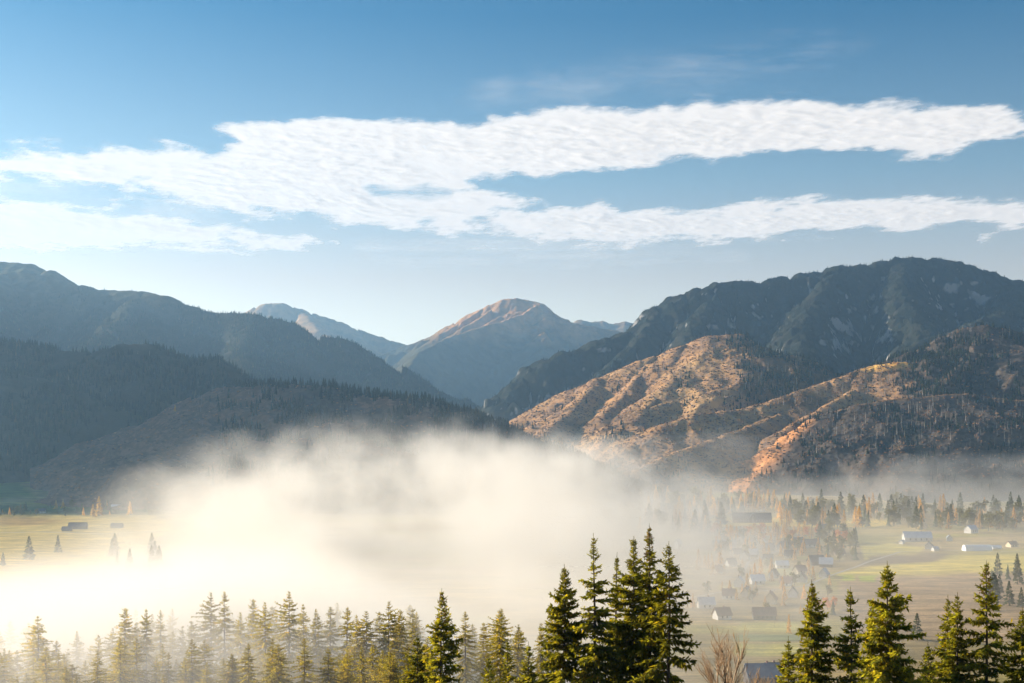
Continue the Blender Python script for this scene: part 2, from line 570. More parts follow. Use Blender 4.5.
H_NEAR = [([(60, 478, 2450), (110, 444, 2520), (150, 421, 2560), (180, 406, 2580), (200, 396, 2590), (225, 387, 2600), (260, 385, 2580), (300, 385, 2560), (330, 386, 2540), (360, 393, 2520), (400, 398, 2480), (430, 401, 2450),
            (460, 411, 2420), (480, 420, 2400), (505, 436, 2360), (560, 452, 2300), (605, 476, 2250), (650, 500, 2200)], 0.44, 25),
          ([(225, 388, 2600), (205, 420, 2420), (190, 450, 2300)], 0.42, 25),
          ([(330, 386, 2540), (330, 420, 2380), (325, 450, 2250)], 0.42, 25),
          ([(430, 401, 2450), (425, 430, 2320), (420, 455, 2220)], 0.42, 25)]


def build_mountains():
    dark = (0.030, 0.036, 0.026)
    m_for = terrain_mat('forest_slope', [(0.3, (0.028, 0.034, 0.022)), (0.7, (0.06, 0.055, 0.035))], (0.09, 0.075, 0.05), 0.004, 0.03, 0.4, 2)
    m_alp = terrain_mat('alpine_slope', [(0.3, (0.05, 0.055, 0.035)), (0.55, (0.10, 0.09, 0.055)), (0.75, (0.17, 0.13, 0.08))], (0.24, 0.21, 0.18), 0.0025, 0.02, 0.5, 6, rock=((0.25, 0.235, 0.22), 0.80, 0.92))
    m_peak = terrain_mat('bare_peak', [(0.3, (0.52, 0.25, 0.10)), (0.7, (0.60, 0.34, 0.16))], (0.24, 0.15, 0.09), 0.004, 0.012, 0.6, 8)
    m_rock = terrain_mat('wooded_crags', [(0.3, (0.015, 0.020, 0.016)), (0.7, (0.032, 0.036, 0.026))], (0.055, 0.048, 0.038), 0.003, 0.02, 0.5, 4, rock=((0.27, 0.26, 0.25), 0.61, 0.71))  # albedo lowered so the massif looks shaded
    m_bare = terrain_mat('logged_slope', [(0.25, (0.32, 0.20, 0.125)), (0.5, (0.50, 0.275, 0.12)), (0.72, (0.58, 0.36, 0.155))], (0.24, 0.17, 0.13), 0.006, 0.06, 0.7, 2)
    m_dark = terrain_mat('dark_wood_slope', [(0.3, (0.05, 0.042, 0.036)), (0.7, (0.10, 0.075, 0.058))], (0.15, 0.12, 0.09), 0.008, 0.07, 0.6, 2)  # tone of dark spruce understory and dead wood

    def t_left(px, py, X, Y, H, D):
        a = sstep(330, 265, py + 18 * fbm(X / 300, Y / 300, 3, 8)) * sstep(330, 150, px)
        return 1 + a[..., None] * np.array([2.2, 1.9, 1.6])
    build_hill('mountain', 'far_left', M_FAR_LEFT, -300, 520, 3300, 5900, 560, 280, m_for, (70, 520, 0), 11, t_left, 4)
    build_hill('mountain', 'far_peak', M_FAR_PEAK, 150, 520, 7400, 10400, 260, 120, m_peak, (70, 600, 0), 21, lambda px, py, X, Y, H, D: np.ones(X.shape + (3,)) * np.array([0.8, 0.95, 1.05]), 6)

    build_hill('mountain', 'beyond', M_SHADE_RIDGE, -1350, -60, 2300, 7800, 320, 220, m_for, (60, 420, 0), 15, None, 6)  # the added ridge out of view, there for its shadow

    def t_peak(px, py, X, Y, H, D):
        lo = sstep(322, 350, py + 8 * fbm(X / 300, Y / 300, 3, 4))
        dk = np.array([0.16, 0.25, 0.26])  # lower peak tinted dark: shade painted in over the forest tone
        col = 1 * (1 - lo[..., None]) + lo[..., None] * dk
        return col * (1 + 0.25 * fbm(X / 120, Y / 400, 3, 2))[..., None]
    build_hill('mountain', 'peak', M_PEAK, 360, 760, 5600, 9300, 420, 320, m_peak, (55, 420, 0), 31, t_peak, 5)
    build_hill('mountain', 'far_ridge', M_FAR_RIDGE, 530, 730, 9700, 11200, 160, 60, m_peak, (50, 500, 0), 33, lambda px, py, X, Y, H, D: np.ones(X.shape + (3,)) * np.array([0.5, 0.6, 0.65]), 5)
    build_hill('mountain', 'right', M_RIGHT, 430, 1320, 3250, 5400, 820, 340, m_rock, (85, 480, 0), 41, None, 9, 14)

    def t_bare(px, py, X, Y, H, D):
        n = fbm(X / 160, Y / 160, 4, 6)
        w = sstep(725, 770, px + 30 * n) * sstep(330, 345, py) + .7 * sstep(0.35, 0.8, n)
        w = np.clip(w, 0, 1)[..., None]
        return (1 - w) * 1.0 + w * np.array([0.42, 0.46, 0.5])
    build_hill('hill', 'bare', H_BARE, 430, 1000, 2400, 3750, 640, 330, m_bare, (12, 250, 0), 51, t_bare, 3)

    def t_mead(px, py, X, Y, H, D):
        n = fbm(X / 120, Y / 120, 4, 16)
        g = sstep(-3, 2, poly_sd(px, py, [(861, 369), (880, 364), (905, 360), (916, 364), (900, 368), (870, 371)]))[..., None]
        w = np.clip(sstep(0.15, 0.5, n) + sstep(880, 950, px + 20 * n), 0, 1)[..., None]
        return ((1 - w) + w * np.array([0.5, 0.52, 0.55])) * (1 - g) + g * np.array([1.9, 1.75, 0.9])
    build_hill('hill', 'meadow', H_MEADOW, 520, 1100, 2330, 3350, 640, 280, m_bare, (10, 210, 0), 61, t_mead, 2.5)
    build_hill('hill', 'right_hill', H_RIGHT, 780, 1400, 2450, 3400, 520, 200, m_dark, (24, 180, 0), 71, None, 3)

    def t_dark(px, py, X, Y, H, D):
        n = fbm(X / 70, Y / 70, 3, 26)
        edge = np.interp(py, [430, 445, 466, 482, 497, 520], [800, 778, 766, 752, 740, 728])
        lit = sstep(12, -6, px - edge - 6 + 8 * n)[..., None]  # sunlit face of the spur painted in, with its orange-brown grass
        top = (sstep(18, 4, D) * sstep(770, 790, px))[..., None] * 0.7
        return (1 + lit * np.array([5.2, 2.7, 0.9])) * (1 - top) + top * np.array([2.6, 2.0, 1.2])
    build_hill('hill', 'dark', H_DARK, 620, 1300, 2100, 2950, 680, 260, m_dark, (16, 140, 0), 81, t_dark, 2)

    build_hill('hill', 'left_hill', H_LEFT, -300, 420, 2350, 3800, 520, 270, m_for, (30, 240, 0), 91, None, 4)

    def t_near(px, py, X, Y, H, D):
        n = fbm(X / 90, Y / 90, 3, 36)
        w = np.clip(sstep(300, 250, px + 40 * n) + sstep(470, 380, px) * sstep(-.1, .4, n), 0, 1)[..., None]
        return 1 + w * np.array([1.1, 0.62, 0.35])
    build_hill('hill', 'near_left', H_NEAR, 30, 680, 1950, 2950, 600, 240, m_dark, (18, 160, 0), 101, t_near, 2.5)


# ------------------------------------------------------------------ trees far off: many small cones in one mesh per wood
def cone_template(sides, tiers, rng, thin=1.0):
    V, Fc = [], []
    for t in range(tiers):
        z0 = t / tiers * 0.85 + 0.06
        z1 = 1.0 if t == tiers - 1 else (t + 1.55) / tiers * 0.85 + 0.08
        r = (1 - t / tiers * 0.9) * 0.17 * thin
        b = len(V)
        off = rng.uniform(0, 6)
        for k in range(sides):
            a = 2 * PI * k / sides + off
            rr = r * rng.uniform(0.65, 1.3)
            V.append((rr * math.cos(a), rr * math.sin(a), z0 + rng.uniform(-.05, .05)))
        V.append((rng.uniform(-.01, .01), rng.uniform(-.01, .01), min(z1, 1.0)))
        for k in range(sides):
            Fc.append((b + k, b + (k + 1) % sides, b + sides))
    return np.array(V), np.array(Fc)


def snag_template(rng):
    """a dead spruce: thin trunk and short broken branches"""
    V, Fc = [], []

    def spike(p, q, r):
        b = len(V)
        p, q = np.array(p), np.array(q)
        d = q - p
        a = np.cross(d, (0.3, 0.8, 0.4))
        a /= np.linalg.norm(a)
        c = np.cross(d, a)
        c /= np.linalg.norm(c)
        for k in range(3):
            t = 2 * PI * k / 3
            V.append(p + r * (math.cos(t) * a + math.sin(t) * c))
        V.append(q)
        for k in range(3):
            Fc.append((b + k, b + (k + 1) % 3, b + 3))
    lean = rng.uniform(-.03, .03, 2)
    spike((0, 0, 0), (lean[0], lean[1], 1.0), 0.019)
    for i in range(16):
        z = rng.uniform(0.25, 0.95)
        a = rng.uniform(0, 2 * PI)
        L = rng.uniform(0.02, 0.055) * (1.15 - z * 0.8)
        spike((lean[0] * z, lean[1] * z, z), (lean[0] * z + L * math.cos(a), lean[1] * z + L * math.sin(a), z - rng.uniform(0.0, .03)), 0.008)
    return np.array(V), np.array(Fc)


def clump_template(rng):
    V, Fc = [], []
    n = 5
    for k in range(n):
        a = 2 * PI * k / n
        V.append((rng.uniform(.6, 1.2) * math.cos(a), rng.uniform(.6, 1.2) * math.sin(a), -0.2))
    for k in range(n):
        a = 2 * PI * k / n + .3
        V.append((rng.uniform(.3, .8) * math.cos(a), rng.uniform(.3, .8) * math.sin(a), rng.uniform(.5, 1)))
    for k in range(n):
        k2 = (k + 1) % n
        Fc += [(k, k2, n + k), (k2, n + k2, n + k)]
    for k in range(1, n - 1):
        Fc.append((n, n + k, n + k + 1))
    return np.array(V), np.array(Fc)


def scatter_mesh(name, temps, pos, scale_xy, scale_z, mat, rng, tint=None, kind='stuff', label=None, cat=None):
    Vs, Fs, Ts = [], [], []
    which = rng.integers(0, len(temps), len(pos))
    base = 0
    for i, (tv, tf) in enumerate(temps):
        ix = np.nonzero(which == i)[0]
        if len(ix) == 0:
            continue
        a = rng.uniform(0, 2 * PI, len(ix))
        c, s = np.cos(a)[:, None], np.sin(a)[:, None]
        x = (tv[None, :, 0] * c - tv[None, :, 1] * s) * scale_xy[ix][:, None] + pos[ix, 0][:, None]
        y = (tv[None, :, 0] * s + tv[None, :, 1] * c) * scale_xy[ix][:, None] + pos[ix, 1][:, None]
        z = tv[None, :, 2] * scale_z[ix][:, None] + pos[ix, 2][:, None]
        Vs.append(np.stack([x, y, z], -1).reshape(-1, 3))
        Fs.append((tf[None] + (np.arange(len(ix)) * len(tv))[:, None, None] + base).reshape(-1, 3))
        if tint is not None:
            Ts.append(np.repeat(tint[ix], len(tv), 0))
        base += len(ix) * len(tv)
    V = np.concatenate(Vs)
    Fc = np.concatenate(Fs)
    me = mesh_np(name, V, Fc, np.full(len(Fc), 3), [mat])
    if tint is not None:
        put_tint(me, np.concatenate(Ts))
    else:
        put_tint(me, np.ones((len(V), 3)))
    o = link(name, me)
    tag(o, label, cat, None, kind)
    return o


def wood_points(key, n, mask, rng):
    L = LAT[key]
    px = rng.uniform(max(L['px0'], -120), min(L['px1'], 1150), n)
    y = rng.uniform(L['y0'], L['y1'], n)
    h, vis, D = lat_sample(L, px, y)
    sy = HY - F * (h - ZC) / y
    x = (px - HX) / F * y
    keep = vis & (rng.uniform(0, 1, n) < mask(px, sy, x, y, D))
    return np.stack([x, y, h], -1)[keep], px[keep], sy[keep]


def build_forests():
    rng = np.random.default_rng(3)
    cones = [cone_template(5, 2, rng) for _ in range(6)]
    cones3 = [cone_template(6, 3, rng) for _ in range(6)]
    m_for = foliage('far_conifers', (0.016, 0.023, 0.014), (0.032, 0.040, 0.021), 0.02, 0.12, (1.2, 1.2, .8), 'Tint')
    m_brown = foliage('brush', (0.12, 0.08, 0.055), (0.20, 0.125, 0.07), 0.05, 0.1, (1.2, 1.1, .8), 'Tint')

    def wood(key, n, mask, hmin, hmax, temps, thin=1.0, mat=m_for):
        P, px, sy = wood_points(key, n, mask, rng)
        h = rng.uniform(hmin, hmax, len(P)) * (1 - 0.35 * (rng.uniform(0, 1, len(P)) < 0.25))
        P[:, 2] -= 1.0
        t = rng.uniform(0.6, 1.5, (len(P), 1)) * np.ones(3)
        t *= {'far_left': 1.35, 'left_hill': .85, 'near_left': .75}.get(key, 1.0)  # ridge tones set apart by colour, imitating the haze between them
        br = rng.uniform(0, 1, len(P)) < 0.06
        t[br] = t[br] * np.array([2.6, 1.5, 1.0])
        scatter_mesh('forest', temps, P, h * 1.15 * thin, h, mat, rng, t)

    wood('far_left', 60000, lambda px, sy, x, y, D: 0.9 * sstep(285, 330, sy + 14 * fbm(x / 300, y / 300, 3, 4) + (px > 200) * 40), 8, 14, cones)
    m_for = foliage('shaded_fir', (0.009, 0.016, 0.013), (0.018, 0.025, 0.018), 0.02, 0.08, (1.1, 1.1, .9), 'Tint')  # darker copy of the conifers: the massif's shade is in the colour
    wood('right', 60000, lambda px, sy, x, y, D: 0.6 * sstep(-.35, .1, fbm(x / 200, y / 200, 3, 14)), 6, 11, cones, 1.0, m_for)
    wood('left_hill', 30000, lambda px, sy, x, y, D: 0.95 * sstep(-.45, .15, fbm(x / 130, y / 130, 3, 5)), 11, 19, cones3)
    wood('near_left', 26000, lambda px, sy, x, y, D: np.clip(1.0 * sstep(40, 10, D) * (px > 235) + 0.8 * sstep(420, 470, px) + .75 * sstep(-.15, .3, fbm(x / 110, y / 110, 3, 6)), 0, 1) * sstep(195, 260, px), 11, 20, cones3)

    def m_bare(px, sy, x, y, D):
        n = fbm(x / 90, y / 90, 3, 15)
        top = sstep(725, 762, px + 20 * n) * sstep(-.35, .0, n)
        gul = 0.35 * sstep(0.4, .6, n)
        low = 0.25 * sstep(420, 440, sy) * sstep(0, .3, n)
        return np.clip(top + gul + low, 0, 1) * 0.8
    wood('bare', 22000, m_bare, 9, 18, cones3)

    def m_right(px, sy, x, y, D):
        n = fbm(x / 80, y / 80, 3, 17)
        return np.clip(sstep(975, 955, px + 12 * n) * sstep(332, 345, sy) + sstep(0.1, .4, n), 0, 1) * .85
    wood('right_hill', 14000, m_right, 9, 17, cones3)
    wood('dark', 15000, lambda px, sy, x, y, D: .6 * sstep(0.0, 0.35, fbm(x / 90, y / 60, 3, 18)) * sstep(775, 800, px - (sy - 445) * -0.7) * sstep(12, 40, D), 7, 15, cones3)
    wood('meadow', 9000, lambda px, sy, x, y, D: .6 * sstep(0.22, 0.5, fbm(x / 60, y / 60, 3, 19)) * sstep(10, 30, D), 6, 13, cones3)

    # low brush and felled wood on the logged slopes
    cl = [clump_template(rng) for _ in range(5)]
    for key, n, k in (('bare', 48000, 0.7), ('meadow', 40000, 0.7), ('dark', 20000, 0.6), ('near_left', 16000, 0.5), ('right_hill', 9000, .6)):
        P, px, sy = wood_points(key, n, lambda px, sy, x, y, D: k + 0 * px, rng)
        s = rng.uniform(0.7, 2.4, len(P))
        pal = np.array([(0.55, 0.55, 0.6), (1.5, 1.2, .9), (2.0, 1.5, .95), (1.0, .95, .95), (2.2, 2.1, 2.0)])
        t = pal[rng.choice(5, len(P), p=[.34, .26, .2, .14, .06])]
        scatter_mesh('brushwood', cl, P, s * 1.3, s, m_brown, rng, t)


def build_snags():
    """standing dead trunks on the logged slopes: the ones that show are things of their own"""
    rng = np.random.default_rng(5)
    m = simple('bleached_wood', (0.26, 0.23, 0.20), (0.42, 0.37, 0.31), 0.3, 0.9)
    protos = []
    for i in range(6):
        V, Fc = snag_template(rng)
        protos.append(mesh_np('dead_tree', V, Fc, np.full(len(Fc), 3), [m]))
    spots = [   # hill, px range, py range (foot), number, label, group
        ('dark', (885, 955), (405, 448), 62, 'thin bleached dead trunk in the dense stand on the dark slope above the meadows', 'dead trunks in the dense pale stand'),
        ('dark', (955, 1023), (402, 450), 36, 'thin grey dead trunk on the dim slope below the right-hand skyline hill', 'dead trunks on the far right dim slope'),
        ('dark', (795, 885), (412, 455), 34, 'lone bleached dead trunk on the dark slope right of the orange spur', 'scattered dead trunks on the dark slope'),
        ('meadow', (770, 900), (375, 405), 44, 'pale dead trunk standing along the sunlit logged ridge below the golden clearing', 'dead trunks along the logged ridge'),
        ('meadow', (640, 770), (405, 445), 18, 'pale dead trunk on the lower sunlit spurs left of the logged ridge', 'dead trunks on the lower spurs'),
        ('bare', (735, 800), (365, 398), 36, 'bleached dead trunk below the dark spruces at the right end of the orange hill', 'dead trunks below the dark spruces'),
        ('bare', (640, 735), (340, 400), 20, 'small dead trunk high on the orange sunlit hill', 'dead trunks on the orange hill'),
        ('right_hill', (900, 1010), (328, 345), 22, 'thin dead trunk on the crest of the brown hill at far right', 'dead trunks on the brown crest'),
    ]
    n = 0
    for key, pr, yr, cnt, label, group in spots:
        L = LAT[key]
        for _ in range(cnt):
            p = lat_hit(L, rng.uniform(*pr), rng.uniform(*yr))
            if p is None:
                continue
            o = link('dead_tree', protos[n % 6])
            h = rng.uniform(13, 25)
            o.location = (p[0], p[1], p[2] - 0.5)
            o.scale = (h * 1.35, h * 1.35, h)
            o.rotation_euler = (0, 0, rng.uniform(0, 6))
            tag(o, label, 'dead tree', group)
            n += 1
    # the countless rest, smaller and fainter
    t = [snag_template(rng) for _ in range(4)]
    Ps = []
    for key, k, f in (('near_left', 7000, lambda px, sy, x, y, D: .25 * sstep(-.2, .3, fbm(x / 80, y / 80, 2, 3)) * (px > 180)),
                      ('dark', 2500, lambda px, sy, x, y, D: .25 * (px > 790)), ('bare', 12000, lambda px, sy, x, y, D: .12 + .5 * sstep(0, .4, fbm(x / 90, y / 90, 2, 44))), ('meadow', 9000, lambda px, sy, x, y, D: .12 + .4 * sstep(0, .4, fbm(x / 90, y / 90, 2, 45))),
                      ('right_hill', 1500, lambda px, sy, x, y, D: .25 + 0 * px), ('left_hill', 1800, lambda px, sy, x, y, D: .15 + 0 * px)):
        Ps.append(wood_points(key, k, f, rng)[0])
    P = np.concatenate(Ps)
    h = rng.uniform(7, 15, len(P))
    scatter_mesh('dead_wood', t, P, h * 1.3, h, m, rng)


# ------------------------------------------------------------------ near spruces
def spruce_meshes(H, k10, seed, dens=1.0, droop=1.0, lean=0.0, cones=False, mats=None, top_only=None, sparse=False, uneven=0.3, quad=1.0, gaps=0.0):
    """trunk and crown of a spruce of height H whose crown radius 10 m below the tip is k10"""
    rng = np.random.default_rng(seed)
    tr = MB()
    zs = np.linspace(0, 1, 12)
    wob = np.stack([np.cumsum(rng.normal(0, .012, 12)), np.cumsum(rng.normal(0, .012, 12))], -1) * H * 0.12
    pts = [(lean * H * z ** 2 + w[0], w[1], z * H) for z, w in zip(zs, wob)]
    tr.tube(pts, [0.011 * H * (1 - z) ** 0.9 + 0.012 for z in zs], 7)

    def axis(z):
        t = np.clip(z / H, 0, 1)
        return np.array([np.interp(t, zs, [p[0] for p in pts]), np.interp(t, zs, [p[1] for p in pts]), z])
    twig = MB()
    B, D_, Wd, Ln, T = [], [], [], [], []      # base, direction, side, length, tint
    h = 0.55
    zmin = H * 0.12
    sect = rng.uniform(0.6, 1.25, 9)           # uneven crown round the compass and with height
    band = rng.uniform(1 - uneven, 1 + uneven * .7, 200)
    while H - h > zmin:
        z = H - h
        R = 1.12 * k10 * (h / 10.0) ** 0.86 * (1.0 if h < 13 else 1 - 0.018 * (h - 13))
        gapb = rng.uniform(0, 1) < gaps and h > 2
        nb = max(3, int(rng.integers(5, 8) * (0.75 if sparse else 1)))
        a0 = rng.uniform(0, 2 * PI)
        low = h > 14
        for b in range(nb):
            az = a0 + 2 * PI * b / nb + rng.uniform(-.35, .35)
            L = R * band[int(h * 4) % 200] * sect[int(az / (2 * PI) * 9) % 9] * rng.uniform(0.72, 1.18)
            if rng.uniform() < 0.06:
                L *= 1.25
            if gapb and rng.uniform() < 0.7:
                continue
            L = max(L, 0.10)
            el = np.interp(h, [0.2, 2, 5, 10, 18], [1.0, 0.55, 0.18, -0.06, -0.25]) + rng.uniform(-.12, .12)
            sag = droop * np.interp(h, [0, 3, 8, 16], [0.0, 0.12, 0.30, 0.42]) * rng.uniform(.7, 1.3)
            up = 0.5 * sag
            ca, sa = math.cos(az), math.sin(az)
            base = axis(z + rng.uniform(-.3, .3) * min(1, h / 3))

            def P(s):
                r = L * s * math.cos(el)
                dz = L * (s * math.sin(el) - sag * s ** 1.6 + up * s ** 3.2)
                return base + np.array([ca * r, sa * r, dz])
            twig.tube([P(0), P(.4), P(.75), P(1.0)], [0.012 + .012 * L, 0.010 + .006 * L, .010, .004], 3)
            step = (0.088 if not low else 0.17) / dens * quad
            ns = max(3, int(L / step))
            tone = rng.uniform(0.65, 1.3)
            for i in range(ns):
                s = (i + rng.uniform(0.2, 0.8)) / ns
                s = 0.10 + 0.9 * s
                p = P(s)
                q = P(min(s + .06, 1.03)) - p
                fw = q / (np.linalg.norm(q) + 1e-9)
                side = np.array([-sa, ca, 0.0])
                env = (0.26 + 0.60 * (1 - s) ** 0.8) * min(1.0, 0.22 + L / 2.0)
                for sg in (-1, 1):
                    th = rng.uniform(0.6, 1.15)
                    d = fw * math.cos(th) + sg * side * math.sin(th) + np.array([0, 0, rng.uniform(-.42, .12) * droop])
                    ln = env * rng.uniform(.6, 1.25)
                    B.append(p); D_.append(d); Ln.append(ln); T.append(tone * rng.uniform(.75, 1.25)); Wd.append(rng.uniform(.30, .48))
                for _k in range(rng.integers(1, 3)):       # hanging or rising shoot
                    d = fw * rng.uniform(.2, .7) + np.array([rng.normal(0, .25), rng.normal(0, .25), rng.uniform(-.9, -.2) if rng.uniform() < .72 else rng.uniform(.2, .7)])
                    B.append(p); D_.append(d); Ln.append(rng.uniform(.16, .55) * min(1, .2 + L / 2.2)); T.append(tone * rng.uniform(.7, 1.2)); Wd.append(rng.uniform(.35, .55))
            B.append(P(.97)); D_.append(fw); Ln.append(min(.25, L * .6)); T.append(tone); Wd.append(.35)
        h += np.interp(h, [0.2, 2, 8, 16], [0.26, 0.34, 0.42, 0.55]) * rng.uniform(.8, 1.2) * quad ** .5
    for i in range(26):                         # needles on the leader
        z = H - rng.uniform(0.0, 0.8)
        a = rng.uniform(0, 2 * PI)
        B.append(axis(z)); D_.append(np.array([math.cos(a) * .5, math.sin(a) * .5, .8])); Ln.append(.09); T.append(1.0); Wd.append(.35)
    B, D_, Ln, T, Wd = np.array(B), np.array(D_), np.array(Ln), np.array(T), np.array(Wd)
    D_ /= np.linalg.norm(D_, axis=1)[:, None] + 1e-9
    r = rng.normal(0, 1, D_.shape)
    S = np.cross(D_, r)
    S /= np.linalg.norm(S, axis=1)[:, None] + 1e-9
    nrm = np.cross(D_, S)
    Wd = np.minimum(Wd * Ln, 0.19 * quad)[:, None]
    Ln = Ln[:, None]
    v0 = B
    v1 = B + D_ * Ln * .45 + S * Wd * .5 + nrm * Wd * .15
    v2 = B + D_ * Ln - np.array([0, 0, 1]) * Ln * .1
    v3 = B + D_ * Ln * .45 - S * Wd * .5 + nrm * Wd * .15
    V = np.stack([v0, v1, v2, v3], 1).reshape(-1, 3)
    n = len(B)
    Fc = np.arange(4 * n).reshape(-1, 4)
    cb = MB()
    if cones:                                   # brown cones hanging in the top
        for i in range(60):
            hh = rng.uniform(.4, 3.0)
            a = rng.uniform(0, 2 * PI)
            rr = k10 * (hh / 10) ** .86 * rng.uniform(.3, .95)
            p = axis(H - hh) + np.array([rr * math.cos(a), rr * math.sin(a), 0.1])
            cb.tube([p, p - (0, 0, .05), p - (0, 0, .12), p - (0, 0, .17)], [.01, .035, .03, .006], 5)
    # fold the twigs and cones in with materials of their own
    tv = np.array(twig.v + cb.v)
    tf = np.array(twig.f + [[k + len(twig.v) for k in f] for f in cb.f]) + 4 * n
    V = np.concatenate([V, tv])
    Fa = np.concatenate([Fc, tf])
    mi = np.concatenate([np.zeros(n, int), np.ones(len(twig.f), int), np.full(len(cb.f), 2)])
    me = mesh_np('crown', V, Fa, np.full(len(Fa), 4), [mats['needle'], mats['bark'], mats['cone']], mi)
    tint = np.concatenate([np.repeat(T, 4), np.ones(len(tv))])[:, None] * np.ones(3)
    warm = np.concatenate([np.repeat(rng.uniform(0, 1, n) < .10, 4), np.zeros(len(tv), bool)])
    tint[warm] = tint[warm] * np.array([1.6, 1.25, .7])
    put_tint(me, tint)
    return tr.mesh('trunk', [mats['bark']], True), me


def build_near_trees(mats):
    # px, py of the tip, metres away, crown radius 10 m below the tip, options, label
    T = [
        (440, 588, 105, 2.35, dict(dens=1.0, cones=True, gaps=.1), 'free-standing dark spruce with open tapering crown in the gap before the tall cluster'),
        (417, 634, 108, 2.3, dict(uneven=.4), 'small low spruce leaning its crown against the left side of the free-standing dark spruce'),
        (487, 654, 112, 2.3, dict(), 'low pale green spruce tip with the smallest showing, beside the free-standing dark spruce'),
        (509, 638, 110, 2.2, dict(gaps=.1), 'slim light green spruce tip between two low tips in the gap'),
        (528, 642, 113, 2.3, dict(), 'low dark spruce tip touching the left flank of the broad pointed spruce'),
        (562, 564, 100, 2.75, dict(dens=1.15), 'broad pointed bright green spruce at the left end of the tall cluster'),
        (594, 533, 98, 1.55, dict(uneven=.5, gaps=.16), 'narrow columnar spruce with ragged crown, second in the tall cluster'),
        (616, 553, 101, 1.7, dict(uneven=.45), "narrow yellow-green spruce half hidden just left of the cluster's dense middle tree"),
        (631, 536, 99, 2.2, dict(uneven=.4, dens=1.1), 'dense dark-centred spruce in the middle of the tall cluster'),
        (649, 524, 97, 1.75, dict(cones=True, uneven=.45, gaps=.1), 'tallest spruce of all with brown cones at its tip'),
        (668, 541, 95, 2.9, dict(sparse=True, dens=.8, droop=1.35, gaps=.3, uneven=.35), 'sparse spruce with long drooping see-through branches at the right end of the tall cluster'),
        (811, 579, 104, 2.45, dict(cones=True, dens=1.05), 'tall bright green spruce at the left end of the right-hand row, brownish tip'),
        (788, 636, 106, 2.2, dict(uneven=.4), "low bushy spruce against the left side of the right-hand row's tall bright green spruce"),
        (849, 587, 103, 2.0, dict(uneven=.6, gaps=.12), 'blunt-topped spruce with a side arm on its left, second tall one of the right-hand row'),
        (871, 599, 107, 1.8, dict(), 'slender spruce tip pressed against the left shoulder of the broadest spruce'),
        (888, 561, 99, 2.95, dict(dens=1.2), 'broadest and tallest spruce of the right-hand row, dense dark right side'),
        (948, 595, 104, 1.9, dict(), 'left twin of the paired spruce tips right of the broadest spruce'),
        (957, 592, 101, 2.2, dict(dens=1.1), 'right twin of the paired spruce tips, slightly taller'),
        (929, 642, 108, 2.2, dict(uneven=.4), 'low dark spruce filling the notch between the broadest spruce and the paired tips'),
        (985.5, 560, 100, 2.35, dict(sparse=True, gaps=.18, cones=True), 'open spruce with a long bare leader near the right edge'),
        (1022, 606, 102, 2.5, dict(), 'spruce cut by the right edge of the view'),
    ]
    for i, (px, py, d, k, opt, label) in enumerate(T):
        p = W(px, py, d)
        g = float(ground_h(p[0], p[1])) - 0.3
        H = p[2] - g
        tr, cr = spruce_meshes(H, k, 100 + i, mats=mats, **opt)
        r = empty('spruce_tree', (p[0], p[1], g), 0.0)
        tag(r, label, 'tree', 'near spruces on the hillside')
        link('trunk', tr, r)
        link('crown', cr, r)


def bare_tree(px, py, d, spread, seed, mat, label, n0=5):
    rng = np.random.default_rng(seed)
    p = W(px, py, d)
    g = float(ground_h(p[0], p[1])) - .2
    H = p[2] - g
    trunk, br = MB(), MB()

    def grow(b, q, dirv, L, r, depth):
        pts = [q]
        v = dirv.copy()
        for s in range(4):
            v = v + rng.normal(0, .09, 3) + np.array([0, 0, .05])
            v /= np.linalg.norm(v)
            q = q + v * L / 4
            pts.append(q)
        b.tube(pts, [r, r * .9, r * .78, r * .66, r * .55], 5 if depth < 2 else 3)
        if depth >= 5 or L < .35:
            return
        k = rng.integers(3, 5)
        for j in range(k):
            t = rng.uniform(.35, 1.0) if j else 1.0
            i = min(int(t * 4), 4)
            base = pts[i]
            a = rng.uniform(0, 2 * PI)
            out = np.array([math.cos(a), math.sin(a), 0.25])
            w = rng.uniform(.28, .62) * spread
            nv = v * (1 - w * .45) + out * w
            nv /= np.linalg.norm(nv)
            grow(br, base, nv, L * rng.uniform(.55, .8), r * (.62 if j else .7), depth + 1)
    top = H * .42
    trunk.tube([(0, 0, 0), (.05, 0, top * .5), (0, .05, top)], [.26, .2, .17], 7)
    for j in range(n0):
        a = 2 * PI * j / n0 + rng.uniform(-.4, .4)
        v = np.array([math.cos(a) * .34 * spread, math.sin(a) * .34 * spread, 1.0])
        grow(br, np.array([0, 0, top * rng.uniform(.7, 1.0)]), v / np.linalg.norm(v), H * .24, .11, 1)
    me = br.mesh('crown', [mat])
    zmax = max(v[2] for v in br.v)
    k = H / zmax
    r = empty('bare_tree', (p[0], p[1], g))
    r.scale = (k, k, k)
    tag(r, label, 'tree')
    link('trunk', trunk.mesh('trunk', [mat], True), r)
    link('crown', me, r)


